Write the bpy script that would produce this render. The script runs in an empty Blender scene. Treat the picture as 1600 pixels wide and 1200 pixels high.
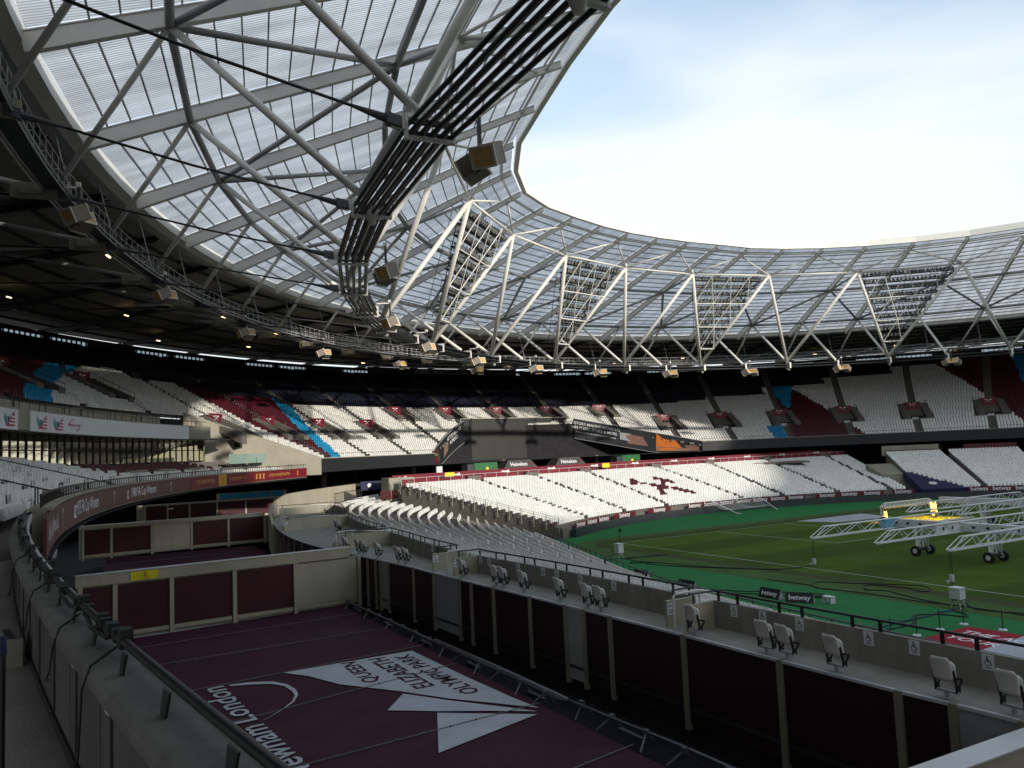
import bpy, math, random
import numpy as np
from mathutils import Matrix, Vector
rad = math.radians
random.seed(4); rng = np.random.default_rng(4)
S = bpy.context.scene; COL = S.collection

# ------------------------------------------------------------ camera, sky, sun, exposure
CAM = Vector((-85.5, -18.0, 10.35)); YAW, PIT, ROL, FPX = rad(29.1), rad(4.73), rad(-2.5), 1252.0
fw = Vector((math.sin(YAW)*math.cos(PIT), math.cos(YAW)*math.cos(PIT), math.sin(PIT)))
rt = Vector((math.cos(YAW), -math.sin(YAW), 0)); up = rt.cross(fw)
r2 = rt*math.cos(ROL)+up*math.sin(ROL); u2 = -rt*math.sin(ROL)+up*math.cos(ROL)
cd = bpy.data.cameras.new('camera'); cam = bpy.data.objects.new('camera', cd); COL.objects.link(cam)
cd.sensor_width = 36.0; cd.lens = FPX/1600*36; cd.clip_start = 0.05; cd.clip_end = 3000
cam.matrix_world = Matrix(((r2.x, u2.x, -fw.x, CAM.x), (r2.y, u2.y, -fw.y, CAM.y), (r2.z, u2.z, -fw.z, CAM.z), (0, 0, 0, 1)))
S.camera = cam
SUN_AZ, SUN_EL = rad(167), rad(16.2)
w = bpy.data.worlds.new('World'); S.world = w; w.use_nodes = True
nt = w.node_tree; nt.nodes.clear()
def N(nt, t, **k):
    n = nt.nodes.new(t)
    for a, b in k.items(): setattr(n, a, b)
    return n
wo = N(nt, 'ShaderNodeOutputWorld'); bg = N(nt, 'ShaderNodeBackground'); sky = N(nt, 'ShaderNodeTexSky')
sky.sky_type = 'NISHITA'; sky.sun_disc = False; sky.sun_elevation = SUN_EL; sky.sun_rotation = SUN_AZ
sky.air_density = 1.2; sky.dust_density = 1.5; sky.ozone_density = 2.0
tc = N(nt, 'ShaderNodeTexCoord'); mp = N(nt, 'ShaderNodeMapping'); mp.inputs['Scale'].default_value = (1.2, 1.2, 4.5); mp.inputs['Rotation'].default_value = (0.1, 0.12, 0.4)
nz = N(nt, 'ShaderNodeTexNoise'); nz.inputs['Scale'].default_value = 1.3; nz.inputs['Detail'].default_value = 3; nz.inputs['Roughness'].default_value = 0.45; nz.inputs['Distortion'].default_value = 0.4
rp = N(nt, 'ShaderNodeValToRGB'); rp.color_ramp.elements[0].position = 0.40; rp.color_ramp.elements[1].position = 0.66
rp.color_ramp.elements[0].color = (.2, .2, .2, 1)
sx = N(nt, 'ShaderNodeSeparateXYZ'); mr = N(nt, 'ShaderNodeMapRange'); mr.inputs['From Min'].default_value = 0.10; mr.inputs['From Max'].default_value = 0.62; mr.inputs['To Min'].default_value = 0.62; mr.inputs['To Max'].default_value = 0.0
ad = N(nt, 'ShaderNodeMath', operation='ADD', use_clamp=True)
mx = N(nt, 'ShaderNodeMix', data_type='RGBA'); mx.inputs[7].default_value = (7.7, 8.2, 8.55, 1)
nt.links.new(tc.outputs['Generated'], mp.inputs[0]); nt.links.new(mp.outputs[0], nz.inputs[0]); nt.links.new(nz.outputs[0], rp.inputs[0])
nt.links.new(tc.outputs['Generated'], sx.inputs[0]); nt.links.new(sx.outputs[2], mr.inputs[0])
nt.links.new(rp.outputs[0], ad.inputs[0]); nt.links.new(mr.outputs[0], ad.inputs[1]); nt.links.new(ad.outputs[0], mx.inputs[0])
sm = N(nt, 'ShaderNodeMix', data_type='RGBA', blend_type='MULTIPLY'); sm.inputs[0].default_value = 1; sm.inputs[7].default_value = (2.05, 2.25, 2.3, 1); nt.links.new(sky.outputs[0], sm.inputs[6]); nt.links.new(sm.outputs[2], mx.inputs[6]); nt.links.new(mx.outputs[2], bg.inputs[0]); nt.links.new(bg.outputs[0], wo.inputs[0])
bg.inputs[1].default_value = 0.10
sl = bpy.data.lights.new('sun', 'SUN'); so = bpy.data.objects.new('sun', sl); COL.objects.link(so)
sl.energy = 3.1; sl.angle = rad(1.4); sl.color = (1, .93, .82)
dvec = Vector((-math.sin(SUN_AZ)*math.cos(SUN_EL), -math.cos(SUN_AZ)*math.cos(SUN_EL), -math.sin(SUN_EL)))
so.rotation_euler = dvec.to_track_quat('-Z', 'Y').to_euler(); so.location = (60, -250, 120)
S.view_settings.view_transform = 'Standard'; S.view_settings.look = 'None'; S.view_settings.exposure = 0.36; S.view_settings.gamma = 1.0

# ------------------------------------------------------------ materials
M = {}
def mat(name, col, rough=.6, var=.12, scale=3.0, bump=0.0, bscale=40.0, metal=0.0, spec=.5, emit=None, es=0, streak=0, island=0):
    m = bpy.data.materials.new(name); m.use_nodes = True; n = m.node_tree; b = n.nodes['Principled BSDF']
    b.inputs['Roughness'].default_value = rough; b.inputs['Metallic'].default_value = metal; b.inputs['Specular IOR Level'].default_value = spec if rough < .75 else spec*.25
    g = N(n, 'ShaderNodeNewGeometry'); a = N(n, 'ShaderNodeTexNoise'); a.inputs['Scale'].default_value = scale*.35; a.inputs['Detail'].default_value = 6; a.inputs['Roughness'].default_value = .65
    n.links.new(g.outputs['Position'], a.inputs['Vector'])
    mr = N(n, 'ShaderNodeMapRange'); mr.inputs['From Min'].default_value = .3; mr.inputs['From Max'].default_value = .7; mr.inputs['To Min'].default_value = 1-var; mr.inputs['To Max'].default_value = 1+var*.6
    n.links.new(a.outputs[0], mr.inputs[0])
    mu = N(n, 'ShaderNodeMix', data_type='RGBA', blend_type='MULTIPLY'); mu.inputs[0].default_value = 1; mu.inputs[6].default_value = (*col, 1)
    n.links.new(mr.outputs[0], mu.inputs[7]); n.links.new(mu.outputs[2], b.inputs['Base Color'])
    if bump:
        c = N(n, 'ShaderNodeTexNoise'); c.inputs['Scale'].default_value = bscale; c.inputs['Detail'].default_value = 4
        n.links.new(g.outputs['Position'], c.inputs['Vector']); bp = N(n, 'ShaderNodeBump'); bp.inputs['Strength'].default_value = bump; bp.inputs['Distance'].default_value = .02
        n.links.new(c.outputs[0], bp.inputs['Height']); n.links.new(bp.outputs[0], b.inputs['Normal'])
    if streak:      # vertical run-off streaks and grime blotches
        mp = N(n, 'ShaderNodeMapping'); mp.inputs['Scale'].default_value = (1.1, 1.1, .16); st = N(n, 'ShaderNodeTexNoise'); st.inputs['Scale'].default_value = 1.0; st.inputs['Detail'].default_value = 7; st.inputs['Roughness'].default_value = .7
        n.links.new(g.outputs['Position'], mp.inputs[0]); n.links.new(mp.outputs[0], st.inputs[0]); sr = N(n, 'ShaderNodeMapRange'); sr.inputs['From Min'].default_value = .42; sr.inputs['From Max'].default_value = .62; sr.inputs['To Min'].default_value = 1-streak; sr.inputs['To Max'].default_value = 1.06
        m2 = N(n, 'ShaderNodeMix', data_type='RGBA', blend_type='MULTIPLY'); m2.inputs[0].default_value = 1; n.links.new(st.outputs[0], sr.inputs[0]); n.links.new(mu.outputs[2], m2.inputs[6]); n.links.new(sr.outputs[0], m2.inputs[7]); n.links.new(m2.outputs[2], b.inputs['Base Color'])
    if island:      # every seat faded and soiled a little differently
        src = b.inputs['Base Color'].links[0].from_socket; ir = N(n, 'ShaderNodeMapRange'); ir.inputs['To Min'].default_value = 1-island; ir.inputs['To Max'].default_value = 1.04; m2 = N(n, 'ShaderNodeMix', data_type='RGBA', blend_type='MULTIPLY'); m2.inputs[0].default_value = 1
        n.links.new(g.outputs['Random Per Island'], ir.inputs[0]); n.links.new(src, m2.inputs[6]); n.links.new(ir.outputs[0], m2.inputs[7]); n.links.new(m2.outputs[2], b.inputs['Base Color'])
    if emit: b.inputs['Emission Color'].default_value = (*emit, 1); b.inputs['Emission Strength'].default_value = es
    M[name] = m; return m
mat('white_steel', (.74, .72, .67), .45, .10, 1.2); mat('grey_steel', (.36, .365, .37), .5, .15, 1.0); mat('dark_steel', (.035, .04, .045), .5, .2)
mat('rafter_paint', (.77, .75, .70), .5, .10, .8); mat('cable', (.012, .013, .016), .45, .2); mat('socket', (.05, .052, .06), .45, .2)
mat('deck', (.34, .32, .29), .8, .2, .6); mat('concrete', (.34, .315, .26), .85, .14, 1.4, .12, 25); mat('floor_conc', (.29, .285, .255), .85, .24, 3.0, .3, 40)
mat('terrace', (.16, .145, .13), .9, .18, .7); mat('beige', (.42, .385, .295), .6, .09, 1.0, streak=.08); mat('beige_dark', (.29, .27, .21), .6, .1, 1.0, streak=.10)
mat('white_seat', (.79, .775, .735), .42, .06, .9, island=.13); mat('claret_seat', (.085, .008, .018), .45, .1, island=.3); mat('blue_seat', (.010, .27, .52), .45, .08, island=.15); mat('navy_seat', (.014, .017, .034), .4, .2, island=.3)
mat('claret', (.10, .008, .014), .55, .12, 1.5); mat('purlin_grey', (.46, .46, .46), .5, .12); mat('shaded_wall_claret', (.048, .004, .009), .7, .25, 1.2, .1, 12); mat('claret_shade', (.020, .005, .007), .55, .2, 1.5); mat('claret_board', (.105, .035, .040), .5, .1); mat('red_board', (.17, .010, .022), .5, .1)  # both darker wall clarets have the walls' shade put into the colour
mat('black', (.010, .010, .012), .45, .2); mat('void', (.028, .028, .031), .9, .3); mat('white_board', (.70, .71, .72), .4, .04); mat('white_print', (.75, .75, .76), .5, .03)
mat('tarp', (.060, .020, .036), .76, .22, 2.0, .55, 2.2); mat('tarp_print', (.45, .48, .52), .6, .16, 3.0, .5, 2.2); mat('turf', (.022, .150, .046), .9, .16, 3, .4, 60)
mat('gold', (.55, .30, .05), .5, .08); mat('grille', (.58, .35, .12), .6, .15, 8); mat('speaker_frame', (.60, .56, .47), .5, .08); mat('speaker_dark', (.20, .165, .13), .6, .1)
mat('screen', (.017, .0165, .016), .5, .05); mat('yellow', (.72, .62, .01), .5, .05); mat('rubber', (.008, .008, .009), .7, .2); mat('alu', (.58, .59, .60), .4, .06)
mat('box_white', (.62, .63, .64), .5, .06); mat('grey_sheet', (.32, .34, .38), .6, .1, 2); mat('heineken_green', (.012, .12, .035), .5, .08); mat('orange', (.65, .17, .02), .5, .2)
mat('red_mat', (.26, .014, .028), .8, .1); mat('navy_drape', (.012, .014, .06), .7, .12); mat('board_dark', (.020, .022, .026), .5, .15); mat('poster', (.25, .13, .10), .5, .5, 9)
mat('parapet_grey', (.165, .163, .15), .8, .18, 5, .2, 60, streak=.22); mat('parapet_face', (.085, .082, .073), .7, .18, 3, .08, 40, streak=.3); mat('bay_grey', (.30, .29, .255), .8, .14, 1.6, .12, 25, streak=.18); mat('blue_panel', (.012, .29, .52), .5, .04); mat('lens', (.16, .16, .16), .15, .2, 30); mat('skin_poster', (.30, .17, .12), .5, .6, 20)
mat('lamp_glow', (1, .8, .5), .5, 0, 1, emit=(1, .72, .35), es=4); mat('sodium', (1, .6, .1), .5, 0, 1, emit=(1, .52, .10), es=5)
mat('logo_teal', (.10, .38, .50), .5, .05); mat('logo_pink', (.55, .05, .14), .5, .05); mat('steel_pipe', (.17, .175, .19), .4, .15, 2, metal=.4); mat('glass_rail', (.25, .36, .32), .08, .05)
mat('pale_blind', (.36, .37, .26), .6, .25, 2.5); mat('canopy_dark', (.05, .045, .045), .6, .7, 14)
# mown grass: stripes and wear
m = mat('grass', (.046, .082, .008), .95, .2, 1.2, .5, 50)
def stripes(m, amount, width, ang):
    n = m.node_tree; b = n.nodes['Principled BSDF']; src = b.inputs['Base Color'].links[0].from_socket
    g = N(n, 'ShaderNodeNewGeometry'); mp = N(n, 'ShaderNodeMapping'); mp.inputs['Rotation'].default_value = (0, 0, ang); wv = N(n, 'ShaderNodeTexWave'); wv.inputs['Scale'].default_value = .157/width; wv.inputs['Distortion'].default_value = .25
    n.links.new(g.outputs['Position'], mp.inputs[0]); n.links.new(mp.outputs[0], wv.inputs[0])
    mr = N(n, 'ShaderNodeMapRange'); mr.inputs['From Min'].default_value = .35; mr.inputs['From Max'].default_value = .65; mr.inputs['To Min'].default_value = 1-amount; mr.inputs['To Max'].default_value = 1+amount
    n.links.new(wv.outputs[0], mr.inputs[0]); mu = N(n, 'ShaderNodeMix', data_type='RGBA', blend_type='MULTIPLY'); mu.inputs[0].default_value = 1
    n.links.new(src, mu.inputs[6]); n.links.new(mr.outputs[0], mu.inputs[7]); n.links.new(mu.outputs[2], b.inputs['Base Color'])
stripes(m, .16, 5.5, rad(90))
mat('grass_worn', (.052, .100, .028), .95, .25, 1.5, .5, 50)
mat('grass_brown', (.050, .062, .022), .95, .25, 2.5, .4, 50)
# corrugated translucent roof sheet; UV: u metres round the roof, v metres down the slope
m = bpy.data.materials.new('polycarbonate'); m.use_nodes = True; n = m.node_tree; n.nodes.clear(); M['polycarbonate'] = m
o = N(n, 'ShaderNodeOutputMaterial'); tr = N(n, 'ShaderNodeBsdfTranslucent'); gl = N(n, 'ShaderNodeBsdfPrincipled'); mxs = N(n, 'ShaderNodeMixShader'); mxs.inputs[0].default_value = .16
gl.inputs['Base Color'].default_value = (.45, .5, .56, 1); gl.inputs['Roughness'].default_value = .25
uv = N(n, 'ShaderNodeUVMap'); wv = N(n, 'ShaderNodeTexWave'); wv.inputs['Scale'].default_value = 1.3; wv.inputs['Distortion'].default_value = 0.0; wv.bands_direction = 'X'
nz = N(n, 'ShaderNodeTexNoise'); nz.inputs['Scale'].default_value = .25; nz.inputs['Detail'].default_value = 5
cr = N(n, 'ShaderNodeValToRGB'); cr.color_ramp.elements[0].position = .12; cr.color_ramp.elements[0].color = (.44, .45, .46, 1); cr.color_ramp.elements[1].position = .5; cr.color_ramp.elements[1].color = (.88, .88, .88, 1)
dr = N(n, 'ShaderNodeMapRange'); dr.inputs['From Min'].default_value = .3; dr.inputs['From Max'].default_value = .6; dr.inputs['To Min'].default_value = .80; dr.inputs['To Max'].default_value = 1.0
mu = N(n, 'ShaderNodeMix', data_type='RGBA', blend_type='MULTIPLY'); mu.inputs[0].default_value = 1
n.links.new(uv.outputs[0], wv.inputs[0]); n.links.new(uv.outputs[0], nz.inputs[0]); n.links.new(wv.outputs[0], cr.inputs[0]); n.links.new(nz.outputs[0], dr.inputs[0])
n.links.new(cr.outputs[0], mu.inputs[6]); n.links.new(dr.outputs[0], mu.inputs[7]); gg = N(n, 'ShaderNodeNewGeometry'); ir = N(n, 'ShaderNodeMapRange'); ir.inputs['To Min'].default_value = .84; ir.inputs['To Max'].default_value = 1.03; gm = N(n, 'ShaderNodeMapping'); gm.inputs['Scale'].default_value = (.5, .06, 1); gn = N(n, 'ShaderNodeTexNoise'); gn.inputs['Scale'].default_value = 1.6; gn.inputs['Detail'].default_value = 6; gr_ = N(n, 'ShaderNodeMapRange'); gr_.inputs['From Min'].default_value = .35; gr_.inputs['From Max'].default_value = .6; gr_.inputs['To Min'].default_value = .74; gr_.inputs['To Max'].default_value = 1.0
m3 = N(n, 'ShaderNodeMath', operation='MULTIPLY'); m4 = N(n, 'ShaderNodeMix', data_type='RGBA', blend_type='MULTIPLY'); m4.inputs[0].default_value = 1
n.links.new(gg.outputs['Random Per Island'], ir.inputs[0]); n.links.new(uv.outputs[0], gm.inputs[0]); n.links.new(gm.outputs[0], gn.inputs[0]); n.links.new(gn.outputs[0], gr_.inputs[0]); n.links.new(ir.outputs[0], m3.inputs[0]); n.links.new(gr_.outputs[0], m3.inputs[1]); n.links.new(mu.outputs[2], m4.inputs[6]); n.links.new(m3.outputs[0], m4.inputs[7]); n.links.new(m4.outputs[2], tr.inputs[0])
n.links.new(tr.outputs[0], mxs.inputs[1]); n.links.new(gl.outputs[0], mxs.inputs[2]); n.links.new(mxs.outputs[0], o.inputs[0])
# window glass
m = mat('window_glass', (.80, .82, .66), .04, 0, metal=1.0)

m = bpy.data.materials.new('tinted_glass'); m.use_nodes = True; n = m.node_tree; n.nodes.clear(); M['tinted_glass'] = m
o = N(n, 'ShaderNodeOutputMaterial'); a = N(n, 'ShaderNodeBsdfTransparent'); a.inputs[0].default_value = (.30, .35, .37, 1); b = N(n, 'ShaderNodeBsdfGlossy'); b.inputs['Roughness'].default_value = .05; c = N(n, 'ShaderNodeMixShader'); c.inputs[0].default_value = .08
n.links.new(a.outputs[0], c.inputs[1]); n.links.new(b.outputs[0], c.inputs[2]); n.links.new(c.outputs[0], o.inputs[0])
# ------------------------------------------------------------ helpers
class MB:
    def __init__(s): s.v = []; s.f = []; s.m = []; s.uv = None
    def add(s, vs, fs, mi=0):
        o = len(s.v); s.v += [tuple(p) for p in vs]; s.f += [tuple(i+o for i in f) for f in fs]; s.m += [mi]*len(fs)
    def boxax(s, c, X, Y, Z, mi=0):
        c, X, Y, Z = map(Vector, (c, X, Y, Z)); vs = [c+a*X+b*Y+d*Z for d in (-1, 1) for a, b in ((-1, -1), (1, -1), (1, 1), (-1, 1))]
        s.add(vs, [(3, 2, 1, 0), (4, 5, 6, 7), (0, 1, 5, 4), (1, 2, 6, 5), (2, 3, 7, 6), (3, 0, 4, 7)], mi)
    def box(s, c, sx, sy, sz, ang=0, mi=0):
        a = math.cos(ang); b = math.sin(ang); s.boxax(c, (a*sx/2, b*sx/2, 0), (-b*sy/2, a*sy/2, 0), (0, 0, sz/2), mi)
    def beam(s, p, q, w, h, w2=None, h2=None, up=(0, 0, 1), mi=0):
        p, q, up = Vector(p), Vector(q), Vector(up); d = (q-p).normalized(); x = d.cross(up)
        if x.length < 1e-4: x = d.cross(Vector((1, 0, 0)))
        x.normalize(); y = x.cross(d); w2 = w if w2 is None else w2; h2 = h if h2 is None else h2
        vs = [p+x*a*w/2+y*b*h/2 for a, b in ((-1, -1), (1, -1), (1, 1), (-1, 1))]+[q+x*a*w2/2+y*b*h2/2 for a, b in ((-1, -1), (1, -1), (1, 1), (-1, 1))]
        s.add(vs, [(0, 1, 2, 3), (7, 6, 5, 4), (0, 4, 5, 1), (1, 5, 6, 2), (2, 6, 7, 3), (3, 7, 4, 0)], mi)
    def tube(s, p, q, r, r2=None, n=8, mi=0):
        p, q = Vector(p), Vector(q); d = (q-p).normalized(); x = d.orthogonal().normalized(); y = d.cross(x); r2 = r if r2 is None else r2
        vs = []
        for c, rr in ((p, r), (q, r2)):
            for i in range(n): a = 2*math.pi*i/n; vs.append(c+(x*math.cos(a)+y*math.sin(a))*rr)
        s.add(vs, [(i, (i+1) % n, n+(i+1) % n, n+i) for i in range(n)]+[tuple(range(n-1, -1, -1)), tuple(range(n, 2*n))], mi)
    def path(s, pts, r, n=6, mi=0):
        pts = [Vector(p) for p in pts]; vs = []; fr = None
        for i, p in enumerate(pts):
            d = (pts[min(i+1, len(pts)-1)]-pts[max(i-1, 0)]).normalized()
            x = Vector((-d.y, d.x, 0)) if abs(d.z) < .95 else Vector((1, 0, 0)); x = (x-d*x.dot(d)).normalized()
            if fr is not None and x.dot(fr) < 0: x = -x
            fr = x; y = d.cross(x)
            for k in range(n): a = 2*math.pi*k/n; vs.append(p+(x*math.cos(a)+y*math.sin(a))*r)
        fs = [(i*n+k, i*n+(k+1) % n, (i+1)*n+(k+1) % n, (i+1)*n+k) for i in range(len(pts)-1) for k in range(n)]
        s.add(vs, fs+[tuple(range(n-1, -1, -1)), tuple(range((len(pts)-1)*n, len(pts)*n))], mi)
    def sweep(s, rows, closed=True, caps=True, loop=False, mi=0):
        # rows: list of cross sections (lists of points); closed: section is a loop
        k = len(rows[0]); vs = [p for r in rows for p in r]; fs = []
        R = len(rows)
        for i in range(R if loop else R-1):
            j = (i+1) % R
            for a in range(k if closed else k-1): fs.append((i*k+a, i*k+(a+1) % k, j*k+(a+1) % k, j*k+a))
        if closed and caps and not loop: fs += [tuple(range(k-1, -1, -1)), tuple(range((R-1)*k, R*k))]
        s.add(vs, fs, mi)
    def prism(s, poly, z0, z1, mi=0):
        n = len(poly); s.add([(x, y, z0) for x, y in poly]+[(x, y, z1) for x, y in poly], [tuple(range(n-1, -1, -1)), tuple(range(n, 2*n))]+[(i, (i+1) % n, n+(i+1) % n, n+i) for i in range(n)], mi)
def meshof(name, mb, mats, smooth=False):
    me = bpy.data.meshes.new(name); me.from_pydata(mb.v, [], mb.f)
    for m in ([mats] if isinstance(mats, str) else mats): me.materials.append(M[m])
    if any(mb.m): me.polygons.foreach_set('material_index', mb.m)
    if smooth: me.polygons.foreach_set('use_smooth', [True]*len(mb.f))
    if mb.uv is not None:
        ul = me.uv_layers.new(name='UVMap'); li = np.zeros(len(me.loops), np.int32); me.loops.foreach_get('vertex_index', li); ul.data.foreach_set('uv', np.asarray(mb.uv, np.float32)[li].ravel())
    me.update(); return me
def put(name, me, parent=None, kind=None):
    o = bpy.data.objects.new(name, me); COL.objects.link(o)
    if parent: o.parent = parent
    if kind: o['kind'] = kind
    return o
def wloc(o):
    p = Vector(o.location)
    while o.parent: o = o.parent; p += Vector(o.location)
    return p
def obj(name, mb, mats, parent=None, smooth=False, kind=None):
    """verts in world space; parent's location is taken off"""
    if parent is not None:
        l = wloc(parent); mb.v = [(x-l.x, y-l.y, z-l.z) for x, y, z in mb.v]
    return put(name, meshof(name, mb, mats, smooth), parent, kind)
def tag(o, label, cat, group=None):
    o['label'] = label; o['category'] = cat
    if group: o['group'] = group
    return o
def thing(name, label, cat, loc=(0, 0, 0), group=None, rz=0):
    o = bpy.data.objects.new(name, None); COL.objects.link(o); o.location = loc; o.rotation_euler = (0, 0, rz); o.empty_display_size = .2
    return tag(o, label, cat, group)
def copy_tree(o, loc, rz=None, parent=None, label=None):
    c = o.copy(); COL.objects.link(c); c.parent = parent
    if parent is None:
        c.location = loc
        if rz is not None: c.rotation_euler = (0, 0, rz)
        if label: c['label'] = label
    for ch in list(o.children): copy_tree(ch, None, None, c)
    return c
def solo(name, mb, mats, label, cat, loc, group=None, smooth=False):
    """a thing that is one mesh with its origin at loc (verts in world space)"""
    mb.v = [(x-loc[0], y-loc[1], z-loc[2]) for x, y, z in mb.v]
    o = put(name, meshof(name, mb, mats, smooth)); o.location = loc; return tag(o, label, cat, group)
TXC = {}
def textmb(txt, size, extr=0.0, shear=0.0, sx=1.0):
    """flat lettering in x (along) / y (up), centred"""
    c = bpy.data.curves.new('t', 'FONT'); c.body = txt; c.size = size; c.align_x = 'CENTER'; c.align_y = 'CENTER'; c.shear = shear; c.resolution_u = 2; c.offset = size*.012
    o = bpy.data.objects.new('t', c); COL.objects.link(o); me = bpy.data.meshes.new_from_object(o.evaluated_get(bpy.context.evaluated_depsgraph_get()))
    mb = MB(); mb.add([(v.co.x*sx, v.co.y, 0) for v in me.vertices], [tuple(p.vertices) for p in me.polygons]); bpy.data.objects.remove(o); bpy.data.curves.remove(c); bpy.data.meshes.remove(me)
    return mb
def mapmb(mb, fn): mb.v = [tuple(fn(*p)) for p in mb.v]; return mb
# stadium frame: the bowl's long axis is turned a little from the pitch's
PHI, CX, CY = -.096, 0.0, -.75; cP, sP = math.cos(PHI), math.sin(PHI)
def LW(x, y, z=0.0): return Vector((CX+x*cP+y*sP, CY-x*sP+y*cP, z))
def EP(a, b, t, z=0.0): return LW(a*math.sin(t), b*math.cos(t), z)
def ED(a, b, t):   # outward direction
    v = LW(math.sin(t)/a, math.cos(t)/b)-LW(0, 0); v.normalize(); return v
DT = 2*math.pi/56
def TK(k): t = -1.384+DT*k; return t-.04*math.sin(2*t)
def esweep(a, b, t0, t1, n, prof, loop=False, ends=None):
    """sections along an ellipse; prof = list of (offset outward, z)"""
    rows = []
    for i in range(n if loop else n+1):
        t = t0+(t1-t0)*i/n; rows.append([EP(a+d, b+d, t, z) for d, z in prof])
    return rows
def rect(d0, d1, z0, z1): return [(d0, z0), (d1, z0), (d1, z1), (d0, z1)]
def tangz(a, b, t): d = ED(a, b, t); return math.atan2(d.y, d.x)   # z angle of the outward direction
# ------------------------------------------------------------ roof
ROOF = thing('stadium_roof', 'oval stadium roof of translucent sheeting on white steel rafters and struts, open above the pitch', 'roof', (CX, CY, 0))
PB, PI_ = (89.5, 110.0, 31.5), (58.3, 74.8, 41.0)
FT = [(-1.57, .925), (-1.3, .935), (-1.03, .96), (-.9, .98), (-.79, 1.01), (-.67, 1.03), (-.56, 1.04), (-.45, 1.03), (-.33, 1.01), (-.21, 1.0), (0, .985), (.17, .985), (.28, 1.0), (.56, 1.01), (.79, 1.01), (.9, .99), (1.1, .965), (1.57, .925)]
def fin(t):
    t = math.atan2(math.sin(t), math.cos(t)); so_ = abs(t) > math.pi/2; t = (math.pi-t if t > 0 else -math.pi-t) if so_ else t
    return float(np.interp(t, [a for a, b in FT], [b for a, b in FT]))*(1-.05*max(0, math.cos(t*1.6)) if so_ else 1)  # unseen south edge drawn inward so its shadow covers the turf
def RS(s, t, dz=0.0):     # point on the translucent roof: s=0 outer beam, s=1 inner edge
    A = EP(PB[0], PB[1], t, PB[2]); f = fin(t); B = EP(PI_[0]*f, PI_[1]*f, t, PI_[2]); p = A+(B-A)*s; p.z += dz; return p
def RING(t, d=0.0, z=23.6): return EP(73+d, 90.4+d, t, z)
def FOOT(k): t = -1.295+.1055*(k-1); return EP(88.8, 112.5, t, 26.0)
def TN(k): return EP(66.3, 81.2, TK(k), 37.7)
VIS = range(-2, 26)
# opaque outer deck with dark trusses under it
mb = MB()
rows = esweep(0, 0, 0, 2*math.pi, 168, [(0, 0)], True)
rows = []
for i in range(168):
    t = 2*math.pi*i/168; rows.append([EP(90.0, 110.5, t, 32.2), EP(125, 152.5, t, 29.9), EP(125, 152.5, t, 30.5), EP(90.0, 110.5, t, 33.0)])
mb.sweep(rows, True, False, True); obj('opaque_deck', mb, 'deck', ROOF)
mb = MB()     # purlin ribs under the deck
for o in range(1, 9):
    d = o*4.0; z = 32.2-2.3*d/35-.16
    mb.sweep([[EP(90+d-.1, 110.5+d*1.2-.1, 2*math.pi*i/112, z-.15), EP(90+d+.1, 110.5+d*1.2+.1, 2*math.pi*i/112, z-.15), EP(90+d+.1, 110.5+d*1.2+.1, 2*math.pi*i/112, z+.15), EP(90+d-.1, 110.5+d*1.2-.1, 2*math.pi*i/112, z+.15)] for i in range(112)], True, False, True)
obj('deck_ribs', mb, 'dark_steel', ROOF, kind='stuff')
for k in VIS:       # radial deck beams, outer truss legs
    t = TK(k); mb = MB(); mb.beam(EP(90.3, 110.8, t, 31.7), EP(124, 151, t, 29.3), .3, .6); obj('deck_beam', mb, 'dark_steel', ROOF)
    F = FOOT(k); O = EP(121, 147.5, t, 29.0)
    for dt_ in (-.055, .055):
        mb = MB(); mb.tube(F, EP(104, 130, t+dt_, 30.2), .17); obj('outer_strut', mb, 'grey_steel', ROOF, True)
    for dy in (-.055, .055):
        mb = MB(); mb.tube(F+Vector((0, 0, -.3)), EP(119, 146, t+dy, 28.2), .07, n=6); obj('tie_cable', mb, 'cable', ROOF)
# beam between the deck and the translucent sheets
mb = MB(); mb.sweep(esweep(89.5, 110, 0, 2*math.pi, 168, [(-.45, 31.0), (.45, 30.9), (.45, 32.1), (-.45, 32.1)], True), True, False, True); obj('ring_beam', mb, 'white_steel', ROOF)
mb = MB(); mb.sweep(esweep(89.5, 110, 0, 2*math.pi, 168, [(.5, 30.95), (1.3, 30.9), (1.3, 31.2), (.5, 31.2)], True), True, False, True); obj('gutter', mb, 'grey_steel', ROOF)
# inner edge fascia (straight between rafters)
mb = MB(); rows = []
for k in range(56):
    t = TK(k); p = RS(1, t); d = ED(58.3, 74.8, t)
    rows.append([p-d*.35+Vector((0, 0, -.45)), p+d*.15+Vector((0, 0, -.45)), p+d*.15+Vector((0, 0, .5)), p-d*.35+Vector((0, 0, .5))])
mb.sweep(rows, True, False, True); obj('edge_fascia', mb, 'white_steel', ROOF)
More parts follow.
